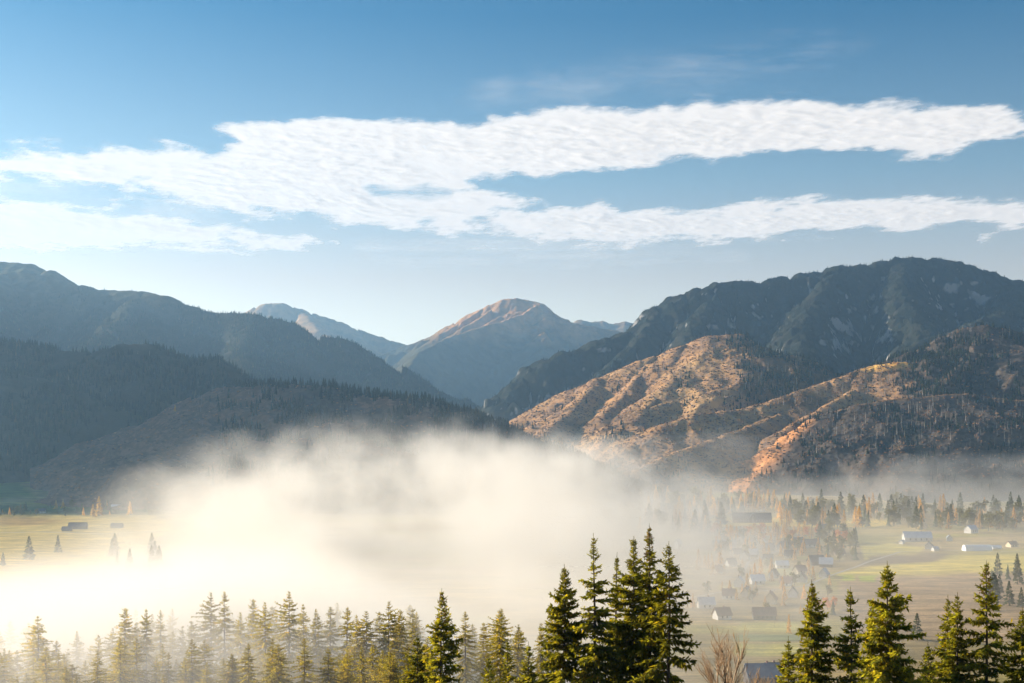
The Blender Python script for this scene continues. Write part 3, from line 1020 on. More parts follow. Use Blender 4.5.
def build_mist_trees(mats):
    """the spruces in the mist below the viewpoint, lower left"""
    rng = np.random.default_rng(9)
    protos = []
    for i in range(8):
        H = 30
        protos.append(spruce_meshes(H, rng.uniform(2.9, 3.9), 300 + i, dens=1.0, mats=dict(mats, needle=mats['mist_needle']), uneven=.4, quad=2.6, gaps=.08))
    tips = [(5, 648), (17, 650), (33, 628), (38, 616), (55, 640), (68, 648), (77, 630), (90, 645), (100, 634), (112, 628), (125, 607), (136, 622), (147, 608), (160, 609), (172, 630),
            (182, 625), (192, 620), (210, 592), (225, 591), (240, 612), (253, 598), (264, 602), (288, 591), (303, 604), (316, 608), (330, 606), (346, 606), (357, 614), (366, 611), (379, 611), (390, 601), (401, 610), (413, 618),
            (466, 611), (484, 622), (500, 609), (518, 624), (541, 622)]
    lists = [(px, py, rng.uniform(290, 335), 'back') for px, py in tips]
    for k in range(100):
        px = rng.uniform(-25, 436)
        lists.append((px, 650 + 10 * perlin(np.array([px / 60.0]), np.array([.3]), 4)[0] + rng.uniform(-16, 24) + (8 if px < 100 else 0), rng.uniform(235, 300), 'front'))
    for k in range(32):
        px = rng.uniform(-25, 560)
        lists.append((px, 617 + rng.uniform(-16, 14) + (12 if px < 110 else 0), rng.uniform(345, 420), 'far'))
    zones = [(60, 'at the far left of the misty row'), (135, 'in the left part of the misty row'), (200, 'around the misty row\'s two close tips'), (300, 'in the tall middle of the misty row'),
             (430, 'at the misty row\'s right end'), (700, 'behind the low tips in the gap')]
    for px, py, d, row in lists:
        p = W(px, py, d)
        g = float(ground_h(p[0], p[1])) - .4
        H = p[2] - g
        if H < 6:
            continue
        H = min(H, 40)
        tr, cr = protos[rng.integers(0, 8)]
        zone = [z for lim, z in zones if px < lim][0]
        look = {'back': 'tall hazy yellow-green spruce ', 'front': 'lower darker spruce in front ', 'far': 'pale ghostly spruce behind the others '}[row]
        r = empty('spruce_tree', (p[0], p[1], g), rng.uniform(0, 6.28))
        s = H / 30
        sx = s * rng.uniform(.75, 1.45) * (0.95 + .45 * max(0, (1 - s)))
        r.scale = (sx, sx, s)
        tag(r, look + zone, 'tree', row + ' row of misty spruces ' + zone)
        link('trunk', tr, r)
        link('crown', cr, r)


# ------------------------------------------------------------------ valley trees
def leafy_template(kind, seed, mats):
    """small tree of about unit height made of leaf faces: spruce, larch or broadleaf"""
    rng = np.random.default_rng(seed)
    b = MB()
    b.tube([(0, 0, 0), (0, 0, .5), (0, 0, .93)], [.02, .014, .004], 5, 1)
    n = {'spruce': 330, 'larch': 260, 'broadleaf': 320}[kind]
    lob = rng.uniform(-.16, .16, (7, 2))
    for i in range(n):
        a = rng.uniform(0, 2 * PI)
        if kind == 'broadleaf':
            l = lob[i % 7]
            t = rng.normal(0, 1, 3)
            t /= np.linalg.norm(t)
            rad = .17 * rng.uniform(.4, 1.05)
            c = np.array([l[0] + t[0] * rad, l[1] + t[1] * rad, .3 + .55 * ((i % 7) / 7) + t[2] * rad * .9])
            s = rng.uniform(.04, .075)
        else:
            h = rng.uniform(0, 1) ** 1.5
            z = 1 - h * .9
            lim = (.19 if kind == 'spruce' else .15) * (h ** .8) * (1 + .25 * math.sin(h * 34 + seed)) + .006
            r = lim * math.sqrt(rng.uniform(.15, 1.1))
            c = np.array([r * math.cos(a), r * math.sin(a), z - r * .25])
            s = rng.uniform(.035, .07) * (.45 + h)
        d = np.array([math.cos(a), math.sin(a), rng.uniform(-.7, .3)])
        e = np.cross(d, rng.normal(0, 1, 3))
        e /= np.linalg.norm(e)
        d /= np.linalg.norm(d)
        b.poly([c - d * s, c + e * s * .6, c + d * s, c - e * s * .6], 0)
    me = b.mesh({'spruce': 'spruce_tree', 'larch': 'larch_tree', 'broadleaf': 'autumn_tree'}[kind], [mats, MATS['bark']])
    return me


def build_valley_trees():
    rng = np.random.default_rng(12)
    m_sp = foliage('valley_spruce_needles', (0.055, 0.07, 0.024), (0.11, 0.115, 0.04), .05, .3)
    m_la = foliage('larch_needles', (0.68, 0.42, 0.08), (0.80, 0.54, 0.12), .05, .5, (1.1, 1.0, .7))
    m_lp = foliage('pale_larch_needles', (0.62, 0.42, 0.18), (0.70, 0.48, 0.18), .05, .5, (1.1, 1.0, .8))
    m_br = foliage('rusty_leaves', (0.55, 0.23, 0.06), (0.70, 0.34, 0.09), .05, .45, (1.1, 1.0, .7))
    m_ol = foliage('olive_leaves', (0.14, 0.13, 0.05), (0.22, 0.19, 0.07), .05, .3)
    kinds = {
        'spruce': ([leafy_template('spruce', 500 + i, m_sp) for i in range(4)], 'spruce_tree', 'small dark spruce'),
        'larch': ([leafy_template('larch', 520 + i, m_la) for i in range(3)], 'larch_tree', 'golden larch'),
        'pale': ([leafy_template('larch', 530 + i, m_lp) for i in range(3)], 'larch_tree', 'pale yellow larch'),
        'rusty': ([leafy_template('broadleaf', 540 + i, m_br) for i in range(3)], 'autumn_tree', 'round orange autumn tree'),
        'olive': ([leafy_template('broadleaf', 550 + i, m_ol) for i in range(3)], 'autumn_tree', 'olive green leafy tree'),
    }

    def put(kind, px, py, hpx, label, group, wide=1.0):
        ms, name, _ = kinds[kind]
        p = ground_at(px, py)
        o = link(name, ms[rng.integers(0, len(ms))])
        h = hpx * p[1] / F
        w = h * wide * rng.uniform(.9, 1.2)
        o.location = (p[0], p[1], p[2] - .2)
        o.scale = (w, w, h)
        o.rotation_euler = (0, 0, rng.uniform(0, 6.28))
        tag(o, label, 'tree', group)

    wood = []

    def belt(n, pr, yr, hr, mixw, where, group, wide=1.0):
        ks = list(mixw)
        w = np.array([mixw[k] for k in ks], float)
        for _ in range(n):
            k = ks[rng.choice(len(ks), p=w / w.sum())]
            px, py, hh = rng.uniform(*pr), rng.uniform(*yr), rng.uniform(*hr)
            if k == 'spruce' and hh < 18.5:      # the smaller spruces of the belts merge into one wood
                q = ground_at(px, py)
                wood.append((q[0], q[1], q[2] - .3, hh * q[1] / F))
                continue
            put(k, px, py, hh, kinds[k][2] + ' ' + where, kinds[k][2] + 's ' + group, wide)
    belt(46, (640, 722), (507, 534), (15, 24), {'spruce': 5, 'olive': 2, 'pale': 2, 'larch': 1}, 'in the misty grove left of the long dark lodge', 'in the misty grove')
    belt(9, (722, 735), (510, 517), (12, 18), {'spruce': 1}, 'close by the left end of the long lodge', 'at the left end of the lodge')
    belt(20, (735, 790), (507, 513), (12, 18), {'spruce': 5, 'pale': 3, 'larch': 3}, 'behind the roof of the long lodge', 'behind the lodge')
    belt(64, (784, 924), (510, 530), (14, 24), {'spruce': 8, 'pale': 2, 'larch': 2, 'olive': 2}, 'in the belt of trees right of the long lodge', 'in the belt right of the lodge')
    belt(62, (905, 1030), (513, 531), (13, 23), {'spruce': 6, 'pale': 1, 'olive': 3}, 'in the hazy belt behind the white-roofed buildings', 'in the hazy belt')
    belt(40, (706, 830), (533, 541), (8, 14), {'rusty': 3, 'larch': 5, 'pale': 2, 'olive': 1}, 'in the row below the golden strip by the lodge', 'below the golden strip', 1.3)
    belt(46, (715, 805), (542, 558), (9, 16), {'olive': 3, 'spruce': 2, 'pale': 2, 'larch': 2}, 'between the upper village roofs', 'between the upper roofs')
    belt(16, (818, 866), (535, 562), (10, 20), {'olive': 3, 'spruce': 3, 'rusty': 1}, 'in the copse at the left tip of the bright meadow', 'in the meadow copse')
    belt(46, (690, 835), (562, 616), (9, 17), {'pale': 6, 'larch': 4, 'rusty': 1, 'olive': 2, 'spruce': 1}, 'among the misty lower houses', 'among the lower houses')
    belt(34, (640, 735), (503, 533), (12, 20), {'olive': 2, 'pale': 3, 'larch': 2}, 'in the misty grove left of the long dark lodge', 'in the misty grove')
    belt(12, (735, 776), (502, 508), (11, 16), {'olive': 3, 'pale': 3, 'larch': 4}, 'behind the roof of the long lodge', 'behind the lodge')
    belt(34, (778, 925), (508, 530), (11, 20), {'olive': 4, 'pale': 3, 'larch': 3}, 'in the autumn belt right of the lodge', 'in the autumn belt')
    belt(26, (925, 1030), (513, 532), (11, 19), {'olive': 4, 'pale': 3, 'larch': 1}, 'in the hazy belt behind the white-roofed buildings', 'in the hazy belt')
    belt(30, (700, 850), (540, 575), (7, 13), {'olive': 3, 'pale': 3, 'larch': 3}, 'in the gardens of the middle village', 'in the middle village')
    belt(12, (985, 1030), (575, 612), (16, 30), {'spruce': 1}, 'in the haze at the lower right meadow edge', 'at the lower right meadow edge')
    belt(20, (-10, 150), (506, 514), (5, 10), {'spruce': 5, 'olive': 3, 'pale': 1}, 'in the hedge line beyond the left fields', 'in the left hedge line')
    belt(30, (-15, 165), (512.5, 517), (4, 9), {'olive': 4, 'spruce': 2, 'larch': 1}, 'along the far edge of the left straw field', 'along the far field edge')
    belt(10, (110, 160), (552, 575), (16, 26), {'spruce': 1}, 'fading into the fog beside the left fields', 'fading into the fog')
    for kind, px, py, h, label, wide in (
            ('larch', 99, 516, 20, 'tall orange larch behind the left fields', 1.1), ('larch', 93, 517, 13, 'short orange larch touching the tall one behind the left fields', 1.1),
            ('larch', 130, 515, 14, 'orange larch at the edge of the fog behind the left fields', 1.0), ('larch', 56, 509, 9, 'small golden larch left of the barn roof', 1.2),
            ('larch', 63, 508, 9, 'small golden larch straight above the barn roof', 1.2), ('spruce', 29, 560, 24, 'dark spruce alone in the straw field, left one', 1.0),
            ('spruce', 58, 553, 18, 'dark spruce alone in the straw field, right one below the barn', 1.0), ('spruce', 3, 566, 14, 'small spruce at the left edge of the straw field', 1.0),
            ('larch', 780, 519, 18, 'bright orange larch right of the long lodge', 1.2), ('pale', 760, 511, 16, 'wide yellow larch above the lodge roof', 1.4), ('larch', 714, 516, 19, 'golden larch left of the lodge in front of dark spruces', 1.1),
            ('larch', 817, 518, 22, 'slender orange larch rising above the belt right of the lodge', .8), ('pale', 869, 521, 24, 'pale slender larch above the belt, left of the white roofs', .9),
            ('pale', 785, 554, 13, 'crooked pale larch by the grey upper roofs', 1.0), ('pale', 747, 548, 12, 'pale round larch over the upper roofs', 1.3), ('larch', 828, 545, 9, 'orange tree at the left of the rusty copse', 1.5),
            ('rusty', 838, 543, 15, 'large rusty brown beech left of the copse', 1.6), ('rusty', 846, 544, 15, 'large rusty brown beech in the copse', 1.6),
            ('pale', 720, 572, 20, 'big golden tree dissolving in mist above the lower houses', 1.5), ('pale', 713, 575, 14, 'smaller golden tree dissolving in mist', 1.5),
            ('larch', 789, 634, 20, 'glowing yellow larch left of the right-hand spruces', .9), ('larch', 990, 528, 13, 'orange larch in the hazy belt at far right', 1.3), ('spruce', 917, 640, 27, 'hazy spruce standing alone behind the right-hand spruces', 1.0),
            ('larch', 175, 412, 6, 'single orange larch on the left skyline slope', 1.2)):
        if py < 450:
            p = lat_hit(LAT['near_left'], px, py)
            ms = kinds[kind][0]
            o = link('larch_tree', ms[0])
            o.location = (p[0], p[1], p[2])
            o.scale = (15, 15, 14)
            tag(o, label, 'tree')
            continue
        put(kind, px, py, h, label, None, wide)
    Wd = np.array(wood)
    temps = [cone_template(7, 5, rng, 1.05) for _ in range(6)]
    scatter_mesh('forest', temps, Wd[:, :3], Wd[:, 3] * 1.1, Wd[:, 3], m_sp, rng)
    # hedgerow of undergrowth below the near trees, uncountable
    cl = [clump_template(rng) for _ in range(4)]
    n = 5000
    x = rng.uniform(-260, 260, n)
    y = rng.uniform(60, 520, n)
    P = np.stack([x, y, ground_h(x, y)], -1)
    s = rng.uniform(.4, 1.3, n)
    scatter_mesh('undergrowth', cl, P, s, s * .8, foliage('undergrowth_leaves', (0.05, .055, .02), (.10, .085, .03), .3, .2, None, 'Tint'), rng, rng.uniform(.6, 1.4, (n, 1)) * np.ones(3))


def lane(pts, width):
    """a gravel lane draped over the ground, 4 cm proud"""
    P = np.array([ground_at(*p)[:2] for p in pts])
    t = np.linspace(0, len(P) - 1, len(P) * 14)
    x = np.interp(t, np.arange(len(P)), P[:, 0])
    y = np.interp(t, np.arange(len(P)), P[:, 1])
    dx, dy = np.gradient(x), np.gradient(y)
    l = np.hypot(dx, dy)
    nx, ny = -dy / l, dx / l
    rows = []
    for o in (-.5, -.17, .17, .5):
        X, Y = x + nx * o * width, y + ny * o * width
        rows.append(np.stack([X, Y, ground_h(X, Y) + .12], -1))
    V = np.stack(rows, 1)
    o = link('lane', mesh_np('lane', V.reshape(-1, 3), grid_faces(V.shape[0], 4), np.full((V.shape[0] - 1) * 3, 4), [MATS['gravel']], None, True))
    tag(o, kind='structure')


def build_lanes():
    lane([(690, 598), (722, 592), (748, 592), (778, 590), (806, 586), (832, 575), (868, 562), (900, 552), (940, 550), (1000, 552), (1040, 551)], 3)
    lane([(748, 592), (742, 575), (748, 562), (776, 552), (806, 548), (836, 550)], 3)
    lane([(776, 552), (764, 540), (752, 530), (700, 529)], 3.5)
    lane([(-30, 533), (40, 532), (100, 534), (160, 531)], 4)


# ------------------------------------------------------------------ houses
def house(px, py, w, d, wh, rh, rot, wall, roof, label, name='house', cat='house', group=None, chimney=True, windows=2, gable=False):
    p = ground_at(px, py)
    r = empty(name, (p[0], p[1], p[2] - .3), rot)
    tag(r, label, cat, group)
    wm, rm = MATS[wall], MATS[roof]
    b = MB()
    hw, hd = w / 2, d / 2
    z1 = wh + .3
    b.poly([(-hw, -hd, 0), (hw, -hd, 0), (hw, -hd, z1), (-hw, -hd, z1)])
    b.poly([(hw, hd, 0), (-hw, hd, 0), (-hw, hd, z1), (hw, hd, z1)])
    b.poly([(hw, -hd, 0), (hw, hd, 0), (hw, hd, z1), (hw, 0, z1 + rh), (hw, -hd, z1)])
    b.poly([(-hw, hd, 0), (-hw, -hd, 0), (-hw, -hd, z1), (-hw, 0, z1 + rh), (-hw, hd, z1)])
    link('wall', b.mesh('wall', [wm]), r)
    e, t = .7, .25
    b = MB()
    k = rh / hd
    xs = (-hw - e, hw + e)
    ye, ze = hd + e, z1 - e * k
    sec = [(-ye, ze), (0, z1 + rh), (ye, ze), (ye, ze + t), (0, z1 + rh + t * 1.3), (-ye, ze + t)]
    n = len(sec)
    for i in range(n):
        y0, z0 = sec[i]
        y1, z1_ = sec[(i + 1) % n]
        b.poly([(xs[0], y0, z0), (xs[0], y1, z1_), (xs[1], y1, z1_), (xs[1], y0, z0)])
    for x in xs:
        for q in ((0, 1, 4, 5), (1, 2, 3, 4)):
            pts = [(x, sec[i][0], sec[i][1]) for i in q]
            b.poly(pts if x > 0 else pts[::-1])
    ro = link('roof', b.mesh('roof', [rm]), r)
    if chimney:
        b = MB()
        cx = hw * .35
        b.box(cx - .4, cx + .4, hd * .2 - .4, hd * .2 + .4, z1 + rh * .5, z1 + rh + 1.1)
        link('chimney', b.mesh('chimney', [MATS['brick']]), ro)
    for i in range(windows):
        x = -hw + w * (i + 1) / (windows + 1)
        b = MB()
        b.box(x - .55, x + .55, -hd - .06, -hd + .02, z1 * .35, z1 * .78)
        link('window', b.mesh('window', [MATS['pane']]), r)
    if gable:
        b = MB()
        b.box(-.6, .6, hd, hd + .05, 1, 2)
    return r


def build_houses():
    R = math.radians
    L = []
    # the long lodge
    p = ground_at(752, 522.5)
    lod = house(752, 522.5, 52, 17, 5.5, 8.2, R(-4), 'dark_timber', 'slate', 'long dark timber lodge with steep roof and a central front gable', 'lodge', 'lodge', None, False, 0)
    for i in range(14):
        if i in (6, 7):
            continue
        x = -24 + i * 48 / 13
        b = MB()
        b.box(x - .7, x + .7, -8.58, -8.45, 2.2, 4.4)
        link('window', b.mesh('window', [MATS['pale_pane']]), lod)
    b = MB()      # central gable bay
    b.poly([(-4, -10.2, 0), (4, -10.2, 0), (4, -10.2, 7.5), (0, -10.2, 13.0), (-4, -10.2, 7.5)])
    b.poly([(4, -10.2, 0), (4, -8.4, 0), (4, -8.4, 7.5), (4, -10.2, 7.5)])
    b.poly([(-4, -8.4, 0), (-4, -10.2, 0), (-4, -10.2, 7.5), (-4, -8.4, 7.5)])
    bay = link('gable_bay', b.mesh('gable_bay', [MATS['grey_timber']]), lod)
    b = MB()
    for s in (-1, 1):
        b.poly([(0, -11, 13.6), (s * 4.9, -11, 6.7), (s * 4.9, -1.5, 6.7), (0, -1.5, 13.6)])
        b.poly([(0, -11, 13.25), (s * 4.9, -11, 6.35), (s * 4.9, -11, 6.7), (0, -11, 13.6)])
    link('gable_roof', b.mesh('gable_roof', [MATS['slate']]), lod)
    b = MB()
    b.box(-1.4, 1.4, -10.32, -10.15, 2.0, 6.4)
    b.box(-1.0, 1.0, -10.32, -10.15, 7.2, 9.6)
    link('window', b.mesh('window', [MATS['pale_pane']]), bay)

    # left fields
    house(78, 529, 22, 13, 4, 4.5, R(6), 'grey_timber', 'slate', 'large grey barn on the straw field at left, with a lower shed at its left', 'barn', 'barn', None, False, 1)
    house(67, 531, 11, 10, 2.6, 3, R(6), 'grey_timber', 'slate', 'low grey shed against the left end of the large barn', 'shed', 'shed', None, False, 0)
    house(117, 528, 14, 9, 3.2, 3.2, R(-3), 'grey_timber', 'slate', 'small grey barn on the straw field right of the large barn', 'barn', 'barn', None, False, 1)
    house(41, 513, 13, 9, 3, 4, R(10), 'plaster', 'slate', 'pale house among the hedge line beyond the left fields', chimney=True)
    house(116, 509, 14, 9, 3, 4, R(-8), 'plaster', 'tin', 'house with a pale tin roof at the edge of the fog beyond the left fields')

    # right meadows
    house(917, 541, 30, 16, 4.5, 6.0, R(-5), 'plaster', 'tin', 'wide building with a big pale blue tin roof above the bright meadow', 'hall', 'building', None, True, 4)
    house(923, 529, 11, 9, 5, 4.5, R(80), 'cream', 'tin', 'cream gabled house just above the pale blue tin roof')
    house(929, 549, 8, 8, 4, 3.5, R(70), 'plaster', 'slate', 'small white gabled house below the right end of the tin roof')
    house(935, 551, 6, 5, 2.6, 2.2, R(20), 'plaster', 'tin', 'tiny white shed in the grass below the tin roof', 'shed', 'shed', None, False, 0)
    house(902, 544, 5, 5, 2.5, 2.0, R(40), 'plaster', 'tin', 'tiny white hut below the left end of the tin roof', 'hut', 'hut', None, False, 0)
    house(949.5, 541, 6, 6, 4, 3, R(75), 'plaster', 'tin', 'small white house alone between the tin roof and the white-walled house at right')
    house(971, 533, 14, 10, 5, 4.5, R(35), 'plaster', 'tin', 'white-walled house with pale roof in front of the hazy belt at right')
    house(1012, 547, 10, 8, 3, 3, R(20), 'cream', 'clay', 'cream house at the right edge of the meadow')
    # polytunnel
    q = ground_at(977, 550.5)
    r = empty('greenhouse', (q[0], q[1], q[2] - .2), R(4))
    tag(r, 'long white arched greenhouse on the right-hand meadow', 'greenhouse')
    b = MB()
    n, hwid = 14, 5.5
    arc = [(-hwid * math.cos(PI * i / n), 6.2 * math.sin(PI * i / n)) for i in range(n + 1)]
    for (y0, z0), (y1, z1) in zip(arc[:-1], arc[1:]):
        b.poly([(-14, y0, z0), (14, y0, z0), (14, y1, z1), (-14, y1, z1)])
    link('cover', b.mesh('cover', [MATS['white_sheet']], True), r)
    b = MB()
    b.poly([(-14, y, z) for y, z in arc])
    b.poly([(14, y, z) for y, z in arc[::-1]])
    link('end_wall', b.mesh('end_wall', [MATS['white_sheet']]), r)
    house(996, 549, 9, 6, 2, 1.8, R(4), 'plaster', 'white_sheet', 'low white tunnel shed right of the long greenhouse', 'shed', 'shed', None, False, 0)

    # village
    V = [(724, 547, 30, 11, 4, 5, -3, 'grey_timber', 'slate', 'long low building with dark roof in the upper village, left of the roofs', 3),
         (797, 545, 16, 11, 4.5, 6, 8, 'grey_timber', 'slate', 'dark-roofed house behind the crooked pale larch'),
         (812, 547, 18, 11, 4.5, 6, -10, 'plaster', 'slate', 'broad slate-roofed house at the right of the upper roofs'),
         (784, 549, 14, 10, 4, 6, 30, 'grey_timber', 'slate', 'steep grey house at the left of the crooked pale larch'),
         (808, 525, 7, 6, 4, 4, 75, 'cream', 'slate', 'little white gable at the left end of the golden strip'),
         (825, 530, 12, 9, 4, 5, 5, 'grey_timber', 'slate', 'dark house at the golden strip beside the tall belt'),
         (745, 560, 12, 10, 5, 6, 70, 'plaster', 'slate', 'white gabled house in the middle of the upper village'),
         (737, 556, 11, 9, 4, 5.5, 15, 'cream', 'slate', 'cream house with grey roof left of the white gable in the upper village'),
         (752, 557, 13, 10, 4, 6, -20, 'grey_timber', 'tin', 'house with light grey roof right of the white gable in the upper village'),
         (782, 568, 13, 9, 4, 4, 0, 'plaster', 'white_sheet', 'house with bright white roof left of the pale strip of field'),
         (816, 565, 17, 11, 4.5, 6.5, 12, 'grey_timber', 'slate', 'large slate-roofed house at the left tip of the bright meadow'),
         (826, 567, 14, 10, 4.5, 6, -15, 'grey_timber', 'tin', 'blue-grey roofed house at the left tip of the bright meadow'),
         (824, 577, 10, 8, 4, 5, 60, 'plaster', 'tin', 'small pale house below the large slate roof'),
         (800, 574, 12, 9, 4, 5, 25, 'cream', 'clay', 'cream house with brownish roof among pale larches'),
         (802, 582, 10, 9, 4, 5.5, 70, 'plaster', 'clay', 'white gable with brownish roof among pale larches'),
         (757, 584, 13, 9, 4, 5, 10, 'plaster', 'white_sheet', 'house with white roof in the mist, right of the bright white gable'),
         (739.5, 587, 9, 9, 5, 5, 72, 'white_wall', 'tin', 'bright white sunlit gable in the mist'),
         (771, 604, 9, 9, 5, 5.5, 68, 'cream', 'clay', 'glowing cream gable below the other misty houses'),
         (786, 586, 10, 8, 4, 5, -25, 'plaster', 'clay', 'pinkish-roofed house between the misty white roof and the larches'),
         (718, 574, 9, 8, 4, 5, 30, 'cream', 'clay', 'faint house at the foot of the big golden tree'),
         (706, 608, 13, 9, 4, 5, 5, 'plaster', 'tin', 'pale bluish roof faint in the mist right of the sparse spruce'),
         (764, 619, 17, 11, 4, 5, -4, 'grey_timber', 'clay', 'wide brownish house above the striped fields', 4),
         (722, 619, 12, 9, 4, 5, 20, 'plaster', 'clay', 'white house with brownish roof behind the bare tree'),
         (678, 549, 7, 7, 8, 5, 40, 'white_wall', 'tin', 'thin white gable in the mist left of the village'),
         (731, 566, 10, 8, 4, 5, 20, 'plaster', 'slate', 'small white house with grey roof above the bright white gable in the mist'),
         (768, 562, 11, 8, 4, 5, -10, 'cream', 'slate', 'cream house with grey roof between the two pale field strips'),
         (774, 578, 9, 8, 4, 5, 60, 'plaster', 'slate', 'small white gable with dark roof at the pale field strip'),
         (747, 597, 10, 8, 4, 5, 65, 'cream', 'slate', 'cream gable with dark roof just below the bright white gable'),
         (729, 599, 11, 8, 4, 5, -8, 'plaster', 'clay', 'pale house with brown roof left of the cream dark-roofed gable'),
         (793, 597, 10, 8, 4, 5, 75, 'white_wall', 'slate', 'white gable left of the right-hand spruces with dark roof'),
         (790, 558, 12, 9, 4, 5.5, -14, 'plaster', 'slate', 'white house with slate roof just above the bright white roof'),
         (769, 551, 12, 9, 4, 6, 10, 'grey_timber', 'slate', 'dark timber house amid the upper village trees'),
         (840, 556, 10, 8, 4, 5, 20, 'cream', 'clay', 'cream house under the rusty copse'),
         (755, 545, 9, 7, 4, 5, 70, 'cream', 'slate', 'little cream gable at the foot of the pale round larch'),
         (762, 683, 15, 11, 4, 5, 4, 'grey_timber', 'blue_slate', 'nearest house, large blue-grey roof below the striped fields', 3),
         (772, 681, 6, 8, 4.5, 4, 4, 'plaster', 'slate', 'white end wing of the nearest house below the striped fields', 1)]
    for v in V:
        px, py, w, d, wh, rh, rot, wall, roof, label = v[:10]
        k = .82 if py < 640 else 1
        house(px, py, w * k, d * k, wh * k, rh * k, R(rot), wall, roof, label, windows=v[10] if len(v) > 10 else 2, group='houses of the valley village')


# ------------------------------------------------------------------ sky, light, air
SKY_TINT = [(0.06, (1.6, 1.10, .80)), (0.124, (1.18, .77, .58)), (0.20, (.60, .63, .57)), (0.315, (.06, .35, .46)), (0.5, (.06, .34, .48)), (1.0, (.2, .4, .5))]


def build_world():
    w = bpy.data.worlds.new('World')
    scn.world = w
    w.use_nodes = True
    nt = w.node_tree
    for n in list(nt.nodes):
        nt.nodes.remove(n)
    out = nt.nodes.new('ShaderNodeOutputWorld')
    bg = nt.nodes.new('ShaderNodeBackground')
    sky = nt.nodes.new('ShaderNodeTexSky')
    sky.sky_type = 'NISHITA'
    sky.sun_disc = False
    sky.sun_elevation = SUN_EL
    sky.sun_rotation = SUN_AZ
    sky.altitude = 900
    sky.air_density = 1.0
    sky.dust_density = 0.6
    sky.ozone_density = 2.0
    # clear deep air overhead, paler towards the horizon
    tc = nt.nodes.new('ShaderNodeTexCoord')
    sx = nt.nodes.new('ShaderNodeSeparateXYZ')
    nt.links.new(tc.outputs['Generated'], sx.inputs[0])
    tint = ramp(nt, sx.outputs[2], SKY_TINT)
    nt.links.new(mix(nt, 1.0, sky.outputs[0], tint, 'MULTIPLY'), bg.inputs[0])
    bg.inputs[1].default_value = 0.09
    nt.links.new(bg.outputs[0], out.inputs[0])
    ld = bpy.data.lights.new('sun', 'SUN')
    ld.energy = 4.6
    ld.angle = math.radians(0.5)
    ld.color = (1.0, 0.87, 0.71)
    s = bpy.data.objects.new('sun', ld)
    C.objects.link(s)
    d = np.array([math.sin(SUN_AZ) * math.cos(SUN_EL), math.cos(SUN_AZ) * math.cos(SUN_EL), math.sin(SUN_EL)])
    import mathutils
    s.rotation_euler = mathutils.Vector(-d).to_track_quat('-Z', 'Y').to_euler()
    s.location = (-300, 100, 400)


def build_haze():
    m, nt, out = new_mat('haze')
    v = nt.nodes.new('ShaderNodeVolumePrincipled')
    v.inputs['Color'].default_value = (0.40, 0.69, 1.0, 1)
    v.inputs['Density'].default_value = HAZE
    v.inputs['Anisotropy'].default_value = 0.52
    nt.links.new(v.outputs[0], out.inputs['Volume'])
    b = MB()
    b.box(-12500, 12500, -300, 16500, -30, 1330)
    o = link('haze', b.mesh('haze', [m]))
    tag(o, kind='stuff')


HAZE = 6.0e-5


